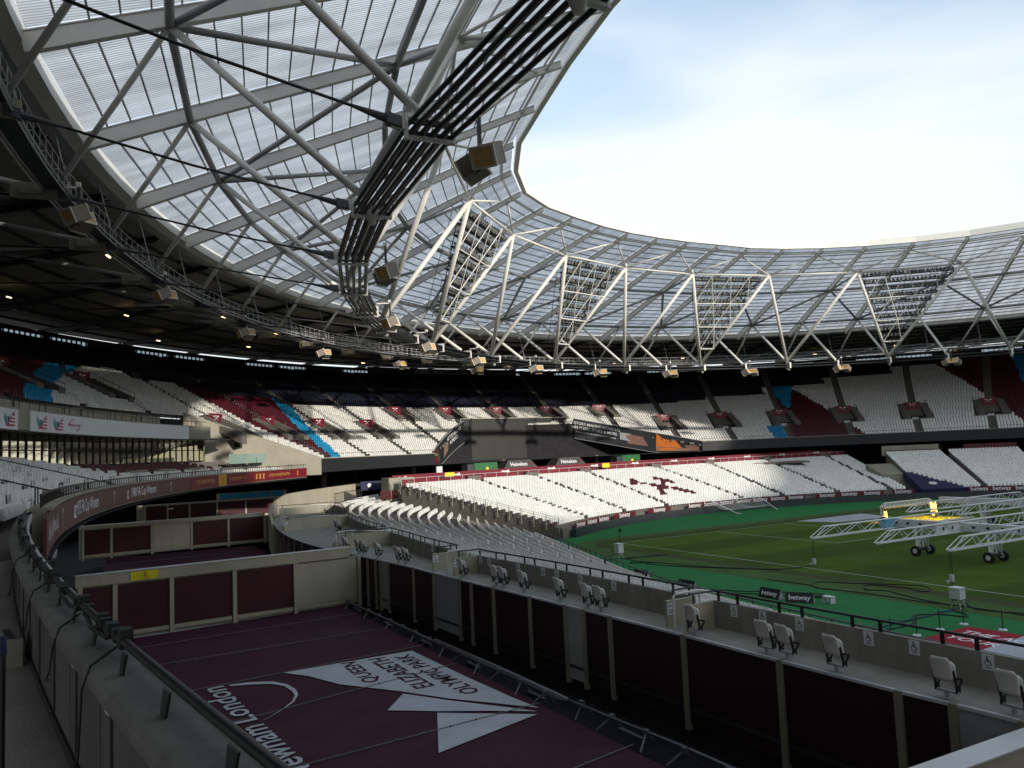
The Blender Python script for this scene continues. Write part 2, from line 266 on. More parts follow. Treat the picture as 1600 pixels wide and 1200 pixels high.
# rafters, purlins, sheets
NP_ = 24
def rafter(k):
    t = TK(k); mb = MB(); A = RS(.012, t, -.75); B = RS(.985, t, -.35)
    A = RS(.012, t, -.68); B = RS(.985, t, -.36); mb.beam(A, B, .40, 1.0, .28, .5); mb.beam(RS(.012, t, -.14), RS(.985, t, -.08), .56, .06, .40, .05)
    return mb
def bayquad(k, s0, s1, inset=.22, dz=0.0):
    t0, t1 = TK(k), TK(k+1); q = []
    for s in (s0, s1):
        a, b = RS(s, t0, dz), RS(s, t1, dz); d = (b-a).normalized(); q += [a+d*inset, b-d*inset]
    return q
def panemb(k, j, mb):
    s0, s1 = .015+.97*j/NP_, .015+.97*(j+1)/NP_; a, b, c, d = bayquad(k, s0, s1, .05, .10); o = len(mb.v); W = (b-a).length; W2 = (d-c).length
    mb.v += [tuple(a), tuple(b), tuple(d), tuple(c)]; mb.f.append((o, o+1, o+2, o+3)); mb.m.append(0)
    u0 = (k*10.7) % 97; mb.uv = (mb.uv or [])+[(u0, s0*33), (u0+W, s0*33), (u0+(W+W2)/2, s1*33), (u0+(W-W2)/2, s1*33)]
def purlin(k, j, mb):
    s = .015+.97*j/NP_; a, b = bayquad(k, s, s, .26, -.04)[:2]; mb.beam(a, b, .09, .16)
stuffp, stuffl, stuffr = MB(), MB(), MB()
for k in range(-3, 53):
    if k in VIS: obj('rafter', rafter(k), 'rafter_paint', ROOF)
    else:
        r = rafter(k); stuffr.add(r.v, r.f)
    for j in range(NP_):
        if -2 <= k <= 9:
            mb = MB(); panemb(k, j, mb); obj('roof_pane', mb, 'polycarbonate', ROOF)
            if j: mb = MB(); purlin(k, j, mb); obj('purlin', mb, 'purlin_grey', ROOF)
        else: panemb(k, j, stuffp); purlin(k, j, stuffl)
obj('roof_panes', stuffp, 'polycarbonate', ROOF, kind='stuff'); obj('purlins', stuffl, 'purlin_grey', ROOF, kind='stuff'); obj('rafters', stuffr, 'rafter_paint', ROOF, kind='stuff')
# drainage gutter lines seen as dark bands above the rafters
# struts
SA, SB = .20, .58
restm = MB()
def strut(p, q, r, n=8, m='white_steel', vis=True):
    if vis: mb = MB(); mb.tube(p, q, r, n=n); obj('strut', mb, m, ROOF, True)
    else: restm.tube(p, q, r, n=5)
for k in range(-3, 53):
    v = k in VIS; t = TK(k); A = RS(SA, t, -1.0); B = RS(SB, t, -.8); R = RING(t, .5)
    if v: F = FOOT(k)
    else: F = EP(88.8, 112.5, t, 26.0)
    strut(F+Vector((0, 0, .4)), RS(SA, TK(k-1), -1.0), .17, vis=v); strut(A, R+Vector((0, 0, .3)), .21, vis=v)
    strut(A, RS(SA, TK(k+1), -1.0), .24, m='grey_steel', vis=v); strut(B, RS(SB, TK(k+1), -.8), .24, m='grey_steel', vis=v)
    if k % 2:
        strut(A, RS(SB, TK(k+1), -.8), .2, m='grey_steel', vis=v); strut(A, RS(SB, TK(k-1), -.8), .2, m='grey_steel', vis=v)
        strut(R+Vector((0, 0, .3)), TN(k-1), .27, 10, vis=v); strut(R+Vector((0, 0, .3)), TN(k+1), .27, 10, vis=v)
    else:
        T = TN(k); strut(T, RS(.80, t, -.55), .2, vis=v); strut(T, RS(.93, TK(k+1), -.4), .12, vis=v); strut(T, RS(.93, TK(k-1), -.4), .12, vis=v)
        strut(T, TN(k+2), .15, vis=v); strut(T+Vector((0, 0, -.2)), RS(SB, TK(k), -.8), .17, m='grey_steel', vis=v)
        strut(RS(.95, t, -.4), RS(.95, TK(k+1), -.4), .13, vis=v)
    if k % 2: strut(RS(.95, t, -.4), RS(.95, TK(k+1), -.4), .13, vis=v)
obj('struts', restm, 'white_steel', ROOF, kind='stuff')
# tension ring: ten cables in two layers, clamped at every node
for layer in (0, 1):
    for c in range(5):
        mb = MB(); pts = [RING(TK(k), -.86+.43*c, 23.35-.42*layer) for k in range(-4, 28)]
        mb.path(pts, .105, 6); obj('ring_cable', mb, 'cable', ROOF, True)
for k in VIS:
    t = TK(k); d = ED(73, 90.4, t); tn = Vector((-d.y, d.x, 0)); R = RING(t)
    mb = MB(); mb.boxax(R+Vector((0, 0, .02)), d*.95, tn*.16, (0, 0, .10)); mb.boxax(R+Vector((0, 0, -.83)), d*.9, tn*.13, (0, 0, .06)); mb.boxax(R+d*.98+Vector((0, 0, -.4)), d*.06, tn*.14, (0, 0, .5)); mb.boxax(R-d*.98+Vector((0, 0, -.4)), d*.06, tn*.14, (0, 0, .5))
    mb.boxax(R+d*1.25+Vector((0, 0, -.25)), d*.35, tn*.07, (0, 0, .28)); obj('cable_clamp', mb, 'white_steel', ROOF)
    mb = MB(); mb.boxax(R+Vector((0, 0, -.20)), d*.85, tn*.09, (0, 0, .05)); mb.boxax(R+Vector((0, 0, -.62)), d*.85, tn*.09, (0, 0, .05)); obj('clamp_bar', mb, 'dark_steel', ROOF)
    if k % 2:
        mb = MB(); mb.tube(R+Vector((0, 0, -.55)), R+Vector((0, 0, -1.25)), .42, .16, 10); mb.tube(R+Vector((0, 0, -.1)), R+Vector((0, 0, -.55)), .36, .42, 10); obj('node_casting', mb, 'white_steel', ROOF, True)
    # radial cable with forked sockets at both ends
    F = FOOT(k)+Vector((0, 0, -.1)); E = R+d*1.5+Vector((0, 0, -.25)); u = (E-F).normalized(); F2 = F+u*.4
    mb = MB(); mb.path([F2+u*1.6, (F2+E)/2+Vector((0, 0, -.12)), E-u*1.4], .062, 6); obj('radial_cable', mb, 'cable', ROOF, True)
    for p, q in ((F2, F2+u*2.0), (E, E-u*1.7)):
        mb = MB(); mb.tube(p, p+(q-p)*.45, .20, .15, 8); mb.tube(p+(q-p)*.45, q, .15, .07, 8); mb.boxax(p, u*.32, tn*.20, (0, 0, .22)); obj('cable_socket', mb, 'socket', ROOF)
    mb = MB(); o = (F-E); o.z = 0; o.normalize(); q = Vector((-o.y, o.x, 0))
    mb.boxax(F+o*.8+Vector((0, 0, .1)), o*1.5, q*.10, (0, 0, .42)); mb.boxax(F+o*1.3+Vector((0, 0, .15)), o*.5, q*.45, (0, 0, .30)); obj('cable_anchor', mb, 'beige_dark', ROOF)
# catwalk just inside the anchors
def CW(tp, d, z): return EP(89.2+d, 110.0+d, tp, z-.55)
t0, t1, n = -1.62, 1.35, 120
mb = MB(); mb.sweep([[CW(t0+(t1-t0)*i/n, d, z) for d, z in rect(-.55, .55, 26.75, 26.85)] for i in range(n+1)])
obj('catwalk_deck', mb, 'dark_steel', ROOF)
for d in (-.6, .6):
    mb = MB()
    for z in (26.45, 26.75, 27.3, 27.9): mb.path([CW(t0+(t1-t0)*i/n, d, z) for i in range(n+1)], .035 if z > 27 else .07, 4)
    for i in range(n*2):
        t = t0+(t1-t0)*i/(n*2); mb.tube(CW(t, d, 26.4), CW(t, d, 27.9), .03, n=4)
        if i % 2: mb.tube(CW(t, d, 26.75), CW(t+(t1-t0)/(n*2), d, 27.3), .02, n=3)
    obj('catwalk_railing', mb, 'grey_steel', ROOF, kind='stuff')
for i in range(34):    # catwalk hangers up to the deck
    t = t0+.03+(t1-t0)*i/34
    mb = MB(); mb.tube(CW(t, -.2, 26.85), EP(90.2, 111.5, t, 31.5), .05, n=5); obj('hanger', mb, 'grey_steel', ROOF)
for i in range(40):      # small lit battens under deck and catwalk
    t = -1.5+2.6*i/40
    if i % 2: p, d2, mm = CW(t, .9, 26.5), .05, 1
    else: p, d2, mm = EP(108+4*(i % 3), 133+4*(i % 3), t+.02, 29.6-(i % 3)*.3), .07, 1
    mb = MB(); tg = ED(88, 110, t); tn = Vector((-tg.y, tg.x, 0)); mb.boxax(p, tn*.38, tg*.06, (0, 0, .04)); obj('batten_light', mb, 'lamp_glow', ROOF)

# ------------------------------------------------------------ floodlight arrays hung in the struts
def bary(P, T0, T1, a, v): return P+(T0-P)*(v*(1-a))+(T1-P)*(v*a)
LH = MB(); LH.tube((0, 0, 0), (0, .30, 0), .20, .28, 8, 0); LH.tube((0, .30, 0), (0, .34, 0), .27, .27, 8, 1); LH.boxax((0, -.12, 0), (.13, 0, 0), (0, .12, 0), (0, 0, .13), 0); LH.boxax((0, .1, .3), (.03, 0, 0), (0, .04, 0), (0, 0, .12), 0)
LHM = meshof('floodlight', LH, ['dark_steel', 'lens'])
ARRN = {7: 'above the far left corner seats, nearest of the arrays', 11: 'second array from the black screen side', 15: 'third array, above the far right end of the north seats', 19: 'rightmost array, symmetrical over the east seats'}
for k, where in ARRN.items():
    P, T0, T1 = RING(TK(k))+Vector((0, 0, .3)), TN(k-1), TN(k+1); d = ED(73, 90.4, TK(k)); base = bary(P, T0, T1, .5, .5)
    A = thing('floodlight_array', 'triangular floodlight array, '+where, 'floodlights', P+d*1.0, 'triangular floodlight arrays')
    mb = MB()
    for v in (.18, .43, .69): mb.tube(bary(P, T0, T1, .0, v), bary(P, T0, T1, 1, v), .095, n=6)
    LV = [(.18, [0, 1]), (.43, [0, .5, 1]), (.69, [0, .333, .667, 1]), (.985, [.25, .5, .75])]
    def seg(i, a, j, b): mb.tube(bary(P, T0, T1, LV[i][1][a], LV[i][0]), bary(P, T0, T1, LV[j][1][b], LV[j][0]), .07, n=5)
    for a in (0, 1, 2): seg(3, a, 2, a); seg(3, a, 2, a+1)
    for a in (1, 2): seg(2, a, 1, a-1); seg(2, a, 1, a)
    seg(1, 1, 0, 0); seg(1, 1, 0, 1)
    obj('lattice', mb, 'white_steel', A)
    mb = MB(); q = d*1.3
    for a in (.04, .96): mb.tube(bary(P, T0, T1, .5, .2)+q, bary(P, T0, T1, a, .97)+q, .06, n=5)
    for a in (.25, .5, .75): mb.tube(bary(P, T0, T1, .5, .2)+q, bary(P, T0, T1, a, .97)+q, .03, n=4)
    for v in (.3, .6, .9):
        for a in (.05, .95): mb.tube(bary(P, T0, T1, a, v), bary(P, T0, T1, a, v)+q, .04, n=4)
    for i in range(13):   # access ladder zigzag on the outer side
        v = .2+.06*i; mb.tube(bary(P, T0, T1, .08, v)+q*1.1, bary(P, T0, T1, .08, v+.06)+q*(1.9 if i % 2 else 1.1), .03, n=4)
    mb.path([bary(P, T0, T1, .08, .2)+q*1.9, bary(P, T0, T1, .08, .98)+q*1.9], .04, 4); obj('back_frame', mb, 'dark_steel', A)
    aim = (LW(0, 0, 0)-base).normalized(); zr = math.atan2(aim.y, aim.x)-math.pi/2
    for r in range(11):
        v = .17+.078*r; a0, a1 = bary(P, T0, T1, .03, v)+d*.75, bary(P, T0, T1, .97, v)+d*.75
        mb = MB(); mb.beam(a0+d*.25, a1+d*.25, .55, .10); mb.tube(a0+Vector((0, 0, .55)), a1+Vector((0, 0, .55)), .025, n=4); obj('lamp_walkway', mb, 'dark_steel', A)
        n = max(1, int((a1-a0).length/.62))
        for i in range(n):
            o = put('floodlight', LHM, A); o.location = a0+(a1-a0)*((i+.5)/n)+Vector((0, 0, .28))+d*(-.1)-wloc(A); o.rotation_euler = (rad(-22+random.uniform(-8, 8)), 0, zr+random.uniform(-.45, .45))
# ------------------------------------------------------------ loudspeakers
def make_speaker():
    T = thing('loudspeaker', 'x', 'loudspeaker')
    for s in (-1, 1):
        a = s*rad(42); X = Vector((math.cos(a), -math.sin(a), 0)); Y = Vector((math.sin(a), math.cos(a), 0)); Zv = (Vector((0, 0, 1))-Y*.0)
        c = Vector((s*.74, 0, -1.0)); mb = MB(); Yt = (Y*.9+Vector((0, 0, -.42))).normalized(); Zt = X.cross(Yt).normalized()
        mb.boxax(c, X*.52, Yt*.48, Zt*.42); obj('cabinet', mb, 'speaker_dark', T)
        for sg in (-1, 1):
            mb = MB(); mb.boxax(c+Yt*.50*sg, X*.44, Yt*.015, Zt*.34); obj('grille', mb, 'grille', T)
            mb = MB()
            for e in (-1, 1): mb.boxax(c+Yt*.50*sg+X*.49*e, X*.05, Yt*.035, Zt*.44); mb.boxax(c+Yt*.50*sg+Zt*.40*e, X*.44, Yt*.035, Zt*.05)
            obj('frame', mb, 'speaker_frame', T)
    mb = MB(); mb.boxax((0, 0, -.1), (.07, 0, 0), (0, .07, 0), (0, 0, .9)); mb.boxax((0, 0, -1.35), (.5, 0, 0), (0, .05, 0), (0, 0, .04)); obj('hanger_post', mb, 'dark_steel', T)
    mb = MB(); mb.boxax((0, .55, .78), (.06, 0, 0), (0, .6, 0), (0, 0, .06)); mb.boxax((0, .02, .95), (.12, 0, 0), (0, .12, 0), (0, 0, .12)); obj('bracket', mb, 'white_steel', T)
    return T
SP = make_speaker(); first = True
RL = {0: 'large twin loudspeaker hanging nearest, under the dark cable bundle', 2: 'twin loudspeaker hanging where the cables turn down towards the north stand', 4: 'twin loudspeaker below the bend of the cable ring', 6: 'twin loudspeaker on the cable ring left of the first floodlight array', 8: 'twin loudspeaker on the ring right of the first floodlight array', 10: 'twin loudspeaker on the ring left of the second floodlight array', 12: 'twin loudspeaker on the ring right of the second floodlight array', 14: 'twin loudspeaker on the ring left of the third floodlight array', 16: 'twin loudspeaker on the ring right of the third floodlight array', 18: 'twin loudspeaker on the ring left of the rightmost floodlight array', 20: 'twin loudspeaker on the ring right of the rightmost floodlight array'}
for k, lab in RL.items():
    t = TK(k); d = ED(73, 90.4, t); p = RING(t, -2.1, 23.1); rz = math.atan2(d.y, d.x)-math.pi/2
    if first: SP.location = p; SP.rotation_euler = (0, 0, rz); SP['label'] = lab; SP['group'] = 'twin loudspeakers under the roof'; first = False
    else: copy_tree(SP, p, rz, None, lab)
FL = {2: 'loudspeaker under the dark deck edge, top left', 4: 'loudspeaker on the catwalk, second from the top left', 6: 'loudspeaker on the catwalk, third from the top left', 8: 'loudspeaker on the catwalk, fourth from the top left', 10: 'loudspeaker on the catwalk left of the stand name board', 12: 'loudspeaker in front of the stand name board'}
for k, lab in FL.items():
    f = FOOT(k); d = ED(88.8, 112.5, -1.295+.1055*(k-1)); copy_tree(SP, f-d*1.1+Vector((0, 0, -.4)), math.atan2(d.y, d.x)-math.pi/2, None, lab)
# ------------------------------------------------------------ seats (tip-up, folded), merged per stand
ST = []
def _bx(cx, cy, cz, sx, sy, sz, lean):
    v = []
    for z in (-1, 1):
        for a, b in ((-1, -1), (1, -1), (1, 1), (-1, 1)): v.append((cx+a*sx/2*(1 if z < 0 else .93), cy+b*sy/2-lean*z*sz/2, cz+z*sz/2))
    return v
SV = np.array(_bx(0, -.12, .62, .45, .05, .48, .10)+_bx(0, -.015, .58, .41, .07, .40, .06))
_q = [(4, 5, 6, 7), (0, 1, 5, 4), (1, 2, 6, 5), (2, 3, 7, 6), (3, 0, 4, 7)]
SF = np.array(_q+[tuple(i+8 for i in f) for f in _q])
SEATM = ['white_seat', 'claret_seat', 'blue_seat', 'navy_seat']
def seatmesh(name, P, parent):
    """P rows: x, y, z, facing angle, colour"""
    P = np.asarray(P, float); n = len(P); l = wloc(parent); j = rng.normal(0, .035, n); c, s = np.cos(P[:, 3]-math.pi/2+j), np.sin(P[:, 3]-math.pi/2+j)
    v = SV[None].repeat(n, 0); X = v[:, :, 0]*c[:, None]-v[:, :, 1]*s[:, None]+P[:, 0:1]-l.x; Y = v[:, :, 0]*s[:, None]+v[:, :, 1]*c[:, None]+P[:, 1:2]-l.y; Zc = v[:, :, 2]+P[:, 2:3]-l.z
    V = np.stack([X, Y, Zc], -1).reshape(-1, 3); F = (SF[None]+(np.arange(n)*len(SV))[:, None, None]).reshape(-1, 4)
    me = bpy.data.meshes.new(name); me.vertices.add(len(V)); me.vertices.foreach_set('co', V.ravel()); me.loops.add(F.size); me.loops.foreach_set('vertex_index', F.ravel().astype(np.int32))
    me.polygons.add(len(F)); me.polygons.foreach_set('loop_start', np.arange(0, F.size, 4, dtype=np.int32)); me.polygons.foreach_set('loop_total', np.full(len(F), 4, np.int32))
    for m in SEATM: me.materials.append(M[m])
    me.polygons.foreach_set('material_index', P[:, 4].astype(np.int32).repeat(len(SF))); me.update(); me.validate()
    return put(name, me, parent, 'stuff')
def face_in(a, b, t): d = ED(a, b, t); return math.atan2(-d.y, -d.x)

# ------------------------------------------------------------ upper tier all round the bowl
UT = thing('upper_tier', 'upper tier of seating sweeping round the whole bowl under the roof', 'grandstand', (CX, CY, 8.6))
UA, UB, UZ, UD, UN, US = 85.4, 112.0, 10.0, .76, 47, .487
def o0(t):
    if -2.45 < t <= -.727: return 12.2
    if -.727 < t < -.605: return 12.2*(-.605-t)/.122
    if -.264 < t < -.087: return 9.9*(t+.264)/.177
    if -.087 <= t <= .181: return 9.9
    if .181 < t < .425: return 9.9*(.425-t)/.244
    return 0.0
def UP(t, o, z): return EP(UA+o, UB+o, t, z)
mb = MB(); n = 360
gr = {}
def gv(i, r, top):
    key = (i % n, r, top)
    if key not in gr:
        t = -math.pi+2*math.pi*(i % n)/n; gr[key] = len(mb.v); mb.v.append(tuple(UP(t, r*UD, UZ+(r+(1 if top else 0))*UD*US-.37)))
    return gr[key]
for i in range(n):
    t = -math.pi+2*math.pi*(i+.5)/n; r0 = math.ceil(o0(t)/UD)
    for r in range(r0, UN):
        mb.f.append((gv(i, r, 0), gv(i+1, r, 0), gv(i+1, r, 1), gv(i, r, 1))); mb.f.append((gv(i, r, 1), gv(i+1, r, 1), gv(i+1, r+1, 0), gv(i, r+1, 0))); mb.m += [0, 0]
obj('terrace', mb, 'terrace', UT)
def uz(o): return UZ+US*o
# back wall, glazed strip and board
oB = UN*UD
rows = esweep(UA, UB, 0, 2*math.pi, 224, rect(oB+.3, oB+.6, uz(oB)-1.0, uz(oB)+.45), True); mb = MB(); mb.sweep(rows, True, False, True); obj('back_wall', mb, 'board_dark', UT)
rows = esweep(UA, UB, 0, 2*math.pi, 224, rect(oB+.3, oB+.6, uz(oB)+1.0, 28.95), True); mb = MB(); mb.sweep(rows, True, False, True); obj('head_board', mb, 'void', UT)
mb = MB()
for i in range(900):
    t = 2*math.pi*i/900
    w_ = 1.2 if (i//9) % 3 == 0 or i % 9 == 0 else .14
    d = ED(UA+oB, UB+oB, t); mb.box(UP(t, oB+.45, uz(oB)+.72), .2, w_, .6, math.atan2(d.y, d.x))
obj('glazing_bars', mb, 'board_dark', UT, kind='stuff')
mb = MB(); mb.sweep(esweep(UA, UB, 0, 2*math.pi, 224, [(oB+.62, uz(oB)+.3), (oB+.62, uz(oB)+1.15)], True), False, False, True); obj('back_window', mb, 'tinted_glass', UT)
# soffit below the tier, fascia
def insweep(t0, t1, n_, prof, name, m): mb = MB(); mb.sweep(esweep(UA, UB, t0, t1, n_, prof)); return obj(name, mb, m, UT)
insweep(.425, 3.7, 100, [(-.25, 8.6), (.2, 8.6), (.2, 10.45), (-.25, 10.45)], 'fascia', 'board_dark'); insweep(-.603, -.264, 20, [(-.25, 8.55), (.2, 8.55), (.2, 10.35), (-.25, 10.35)], 'fascia', 'board_dark')
insweep(-.60, -.264, 20, [(-.3, 10.36), (.25, 10.36), (.25, 10.48), (-.3, 10.48)], 'coping', 'concrete'); insweep(.425, 1.6, 50, [(-.3, 10.46), (.25, 10.46), (.25, 10.56), (-.3, 10.56)], 'coping', 'concrete')
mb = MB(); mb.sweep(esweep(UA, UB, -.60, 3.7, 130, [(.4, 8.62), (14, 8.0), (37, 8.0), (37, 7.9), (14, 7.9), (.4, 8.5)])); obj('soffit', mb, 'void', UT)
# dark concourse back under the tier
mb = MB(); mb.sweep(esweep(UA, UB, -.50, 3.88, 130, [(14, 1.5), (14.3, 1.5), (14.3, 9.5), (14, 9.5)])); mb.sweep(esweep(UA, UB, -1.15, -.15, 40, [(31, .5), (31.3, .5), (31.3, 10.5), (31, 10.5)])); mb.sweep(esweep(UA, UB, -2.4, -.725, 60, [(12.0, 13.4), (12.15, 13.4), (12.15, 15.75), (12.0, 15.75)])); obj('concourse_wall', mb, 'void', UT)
for i in range(22):
    t = -.45+.075*i; mb = MB(); p = UP(t, 9.0, 0); mb.tube(p+Vector((0, 0, 2)), p+Vector((0, 0, 8.6)), .45, n=12); obj('column', mb, 'concrete' if i % 3 == 0 else 'dark_steel', UT, True)
mb = MB(); mb.sweep(esweep(UA, UB, -.30, .46, 24, [(10.2, 6.0), (10.5, 6.0), (10.5, 15.3), (10.2, 15.3)])); obj('notch_wall', mb, 'void', UT)
# notch edges: end walls under the terrace
for (ta, oa, tb, ob, nm) in ((-.264, .2, -.087, 9.9, 'l'), (.425, .2, .181, 9.9, 'r')):
    rows = []
    for i in range(13):
        f = i/12; t = ta+(tb-ta)*f; o = oa+(ob-oa)*f; z = uz(o)+.45+1.0*f; zb = 8.6+3.7*max(0, (f-.35)/.65); p = UP(t, o, 0); q = UP(t, o+.25, 0)
        rows.append([Vector((p.x, p.y, zb)), Vector((p.x, p.y, z)), Vector((q.x, q.y, z)), Vector((q.x, q.y, zb))])
    B = thing('printed_banner', 'black printed banner climbing to the left edge of the big screen' if nm == 'l' else 'long black printed banner with an orange picture, right of the big screen', 'banner', rows[6][0], 'banners beside the big screen'); mb = MB(); mb.sweep(rows); obj('banner_cloth', mb, 'board_dark', B)
    mb = MB(); mb.path([r[1]+Vector((0, 0, .05)) for r in rows], .07, 5); mb.path([r[0]+Vector((0, 0, -.05)) for r in rows], .05, 5); obj('edge_trim', mb, 'grey_steel', B)
    L = [r[0] for r in rows]; H = [r[1] for r in rows]
    def bm(u, v, L=L, H=H):     # u 0 front..1 back, v 0..1 up
        x = max(0, min(.9999, u))*12; i = int(x); f = x-i; a = L[i].lerp(L[i+1], f); b = H[i].lerp(H[i+1], f); p = a.lerp(b, v); d = (LW(0, 0)-p); d.z = 0; d.normalize(); return p+d*.06
    if nm == 'r':
        for txt, u, v, sz in (('HISTORY-MAKING MOMENTS', .83, .80, .125), ('IN MUSIC, SPORT & MORE', .83, .58, .125), ('BE PART OF HISTORY WITH LONDON STADIUM', .83, .35, .062)):
            mb = textmb(txt, sz*7); wd = 24.0; mapmb(mb, lambda x, y, z, u=u, v=v: bm(u-x/30.0, v+y/4.4)); obj('lettering', mb, 'white_print', B)
        for poly, m in (([(.36, .1), (.35, .98), (.30, .75), (.20, .72), (.14, .10)], 'orange'), ([(.36, .05), (.36, .30), (.12, .25), (.05, .05)], 'skin_poster'), ([(.58, .2), (.60, .62), (.53, .70), (.46, .68), (.42, .25)], 'poster'), ([(.12, .05), (.13, .45), (.02, .60), (.02, .05)], 'poster'), ([(.64, .35), (.64, .72), (.55, .72), (.55, .35)], 'grey_steel')):
            mb = MB(); c = (sum(p[0] for p in poly)/len(poly), sum(p[1] for p in poly)/len(poly)); vs = [bm(*c)]+[bm(*p) for p in poly]; mb.add(vs, [(0, i+1, (i+1) % len(poly)+1) for i in range(len(poly))]); obj('picture', mb, m, B)
    else:
        for txt, u, v, sz in (('HISTORY-MAKING', .72, .78, .9), ('MOMENTS', .72, .52, .9)):
            mb = textmb(txt, sz); mapmb(mb, lambda x, y, z, u=u, v=v: bm(u+x/19.0, v+y/3.6)); obj('lettering', mb, 'white_print', B)
        for poly, m in (([(.0, .05), (.0, .9), (.18, .9), (.22, .05)], 'red_board'), ([(.15, .1), (.2, .8), (.27, .4), (.25, .1)], 'heineken_green'), ([(.40, .15), (.42, .62), (.56, .7), (.55, .3)], 'skin_poster')):
            mb = MB(); c = (sum(p[0] for p in poly)/len(poly), sum(p[1] for p in poly)/len(poly)); vs = [bm(*c)]+[bm(*p) for p in poly]; mb.add(vs, [(0, i+1, (i+1) % len(poly)+1) for i in range(len(poly))]); obj('picture', mb, m, B)
# vomitories on the aisle lines
def TA(j, s=.25): return .155+.1185*j+.045*(s-.25)
VO0, VO1 = 5.6, 11.8
def inner(j): t = TA(j); return o0(t) < 4
for j in range(-9, 10):
    t = TA(j); off = 0
    if o0(t) > 11 and j > -6: continue
    V0, V1 = (VO0, VO1) if t > -.69 else (15.5, 21.5)
    if abs(t) < .3: V0, V1 = 12.5, 17.5
    hw = 2.7; d = ED(UA+9, UB+9, t); tn = Vector((-d.y, d.x, 0)); a = math.atan2(d.y, d.x)
    for s in (-1, 1):
        p0, p1 = UP(t, V0, uz(V0)), UP(t, V1, uz(V1)); mb = MB()
        mb.add([p0+tn*s*hw*.52+Vector((0, 0, -.2)), p1+tn*s*hw*.52+Vector((0, 0, -2.6)), p1+tn*s*hw*.52+Vector((0, 0, .75)), p0+tn*s*hw*.52+Vector((0, 0, .9)), p0+tn*s*hw+Vector((0, 0, -.2)), p1+tn*s*hw+Vector((0, 0, -.2)), p1+tn*s*hw+Vector((0, 0, .55)), p0+tn*s*hw+Vector((0, 0, .8))], [(0, 1, 2, 3), (4, 7, 6, 5), (0, 3, 7, 4), (1, 5, 6, 2), (3, 2, 6, 7), (0, 4, 5, 1)])
        obj('vomitory_wall', mb, 'terrace', UT)
        mb = MB()
        for f in (0, .33, .66, 1): q = p0.lerp(p1, f)+tn*s*hw*.95+Vector((0, 0, .5)); mb.tube(q, q+Vector((0, 0, .75)), .04, n=4)
        mb.path([p0+tn*s*hw*.95+Vector((0, 0, 1.2)), p1+tn*s*hw*.95+Vector((0, 0, 1.2))], .035, 4); obj('vomitory_rail', mb, 'dark_steel', UT)
    pm = UP(t, V1-.8, uz(V1)); mb = MB(); mb.boxax(pm+Vector((0, 0, .15)), d*.08, tn*hw*.56, (0, 0, .75)); v = obj('vomitory_sign', mb, 'red_board', UT)
    mb = MB()
    for s in (-1, 1): mb.beam(pm-d*.11+tn*(.45*s)+Vector((0, 0, .0)), pm-d*.11-tn*(.35*s)+Vector((0, 0, .55)), .04, .10, up=d); mb.boxax(pm-d*.11-tn*(.38*s)+Vector((0, 0, .55)), d*.02, tn*.22, (0, 0, .08))
    obj('emblem', mb, 'white_print', v)
    mb = MB(); q = UP(t, V0+1.6, uz(V0)+.25); mb.boxax(q, d*.3, tn*hw*.5, (0, 0, .75)); obj('vomitory_dark_box', mb, 'void', UT)  # solid dark box standing for the shade inside the opening
    mb = MB(); mb.boxax(q-d*.35+tn*.35+Vector((0, 0, .1)), d*.05, tn*.55, (0, 0, .40)); obj('vomitory_light_panel', mb, 'box_white', UT)
# seats
def ucol(t, s):
    if t < -.70:
        e = -.768+(-.16)*(.662-s)/.25
        if t < e-.02: return 1 if s < .665 and t > -1.2 else 3
        if t < e+.022: return 2 if s < .665 else 3
        return 0 if s < (.69 if t < -.66 else .62) else 3
    if t < -.55:
        if s > (.69 if t < -.675 else .625 if t < -.6 else .60-.3*(t+.6)): return 3
        L = -.607 if s > .25 else -.607+.04*(.25-s)/.25
        if t > L: return 1 if t < -.443-.21*(.538-s) or s > 9 else (2 if t < -.443-.21*(.538-s)+.028 else 0)
        return 0
    top = .54 if t < -.44 else .478
    if t > .45: top = .50
    if t > .51: top = .545
    if t > .63: top = .63
    if t > .7475: top = .72
    if t > .866: top = .825
    if t < -.40:
        R = -.443-.21*(.538-s)
        if s < top and t < R: return 1
        if s < top and t < R+.028: return 2
    if .55 < t < .78:
        if .35 < s < .632 and .648 < t < .658+.028*(s-.35)/.25: return 2
        if s < .14 and .585 < t < .615: return 2
        if t > .612 and t < .685+.075*(.60-s)/.6 and s < .60 and t > .615+.05*s: return 1
    if t > .93:
        dg = .935+.086*(.816-s)/.74
        if t > dg: return 2 if (t > 1.045 and s > .4) else (1 if s < .86 else 3)
    return 0 if s < top else 3
P = []
for r in range(UN):
    o = r*UD+.38; s = o/38.0; z = UZ+(r+1)*UD*US-.37; a, b = UA+o, UB+o
    for j in range(-13, 12):
        ta, tb = TA(j, s), TA(j+1, s); sp = math.hypot(a*math.cos((ta+tb)/2), b*math.sin((ta+tb)/2)); g = .70/sp
        n_ = int((tb-ta-2*g)*sp/.5)
        for i in range(n_):
            t = ta+g+(i+.5)*(tb-ta-2*g)/n_
            if t < -1.25 or t > 1.30 or o < o0(t)+.3: continue
            skip = False
            for jj in (j, j+1):
                tt = TA(jj, s); V0, V1 = (VO0, VO1) if tt > -.69 else (15.5, 21.5)
                if abs(tt) < .3: V0, V1 = 12.5, 17.5
                if abs(t-tt)*sp < 2.85 and V0-.5 < o < V1+.4: skip = True
            if skip: continue
            p = EP(a, b, t); P.append((p.x, p.y, z, face_in(a, b, t), ucol(t, s)))
seatmesh('seats', P, UT); NSEAT = len(P)
mb = MB()    # hoop handrails along the aisles and rail on the fascia
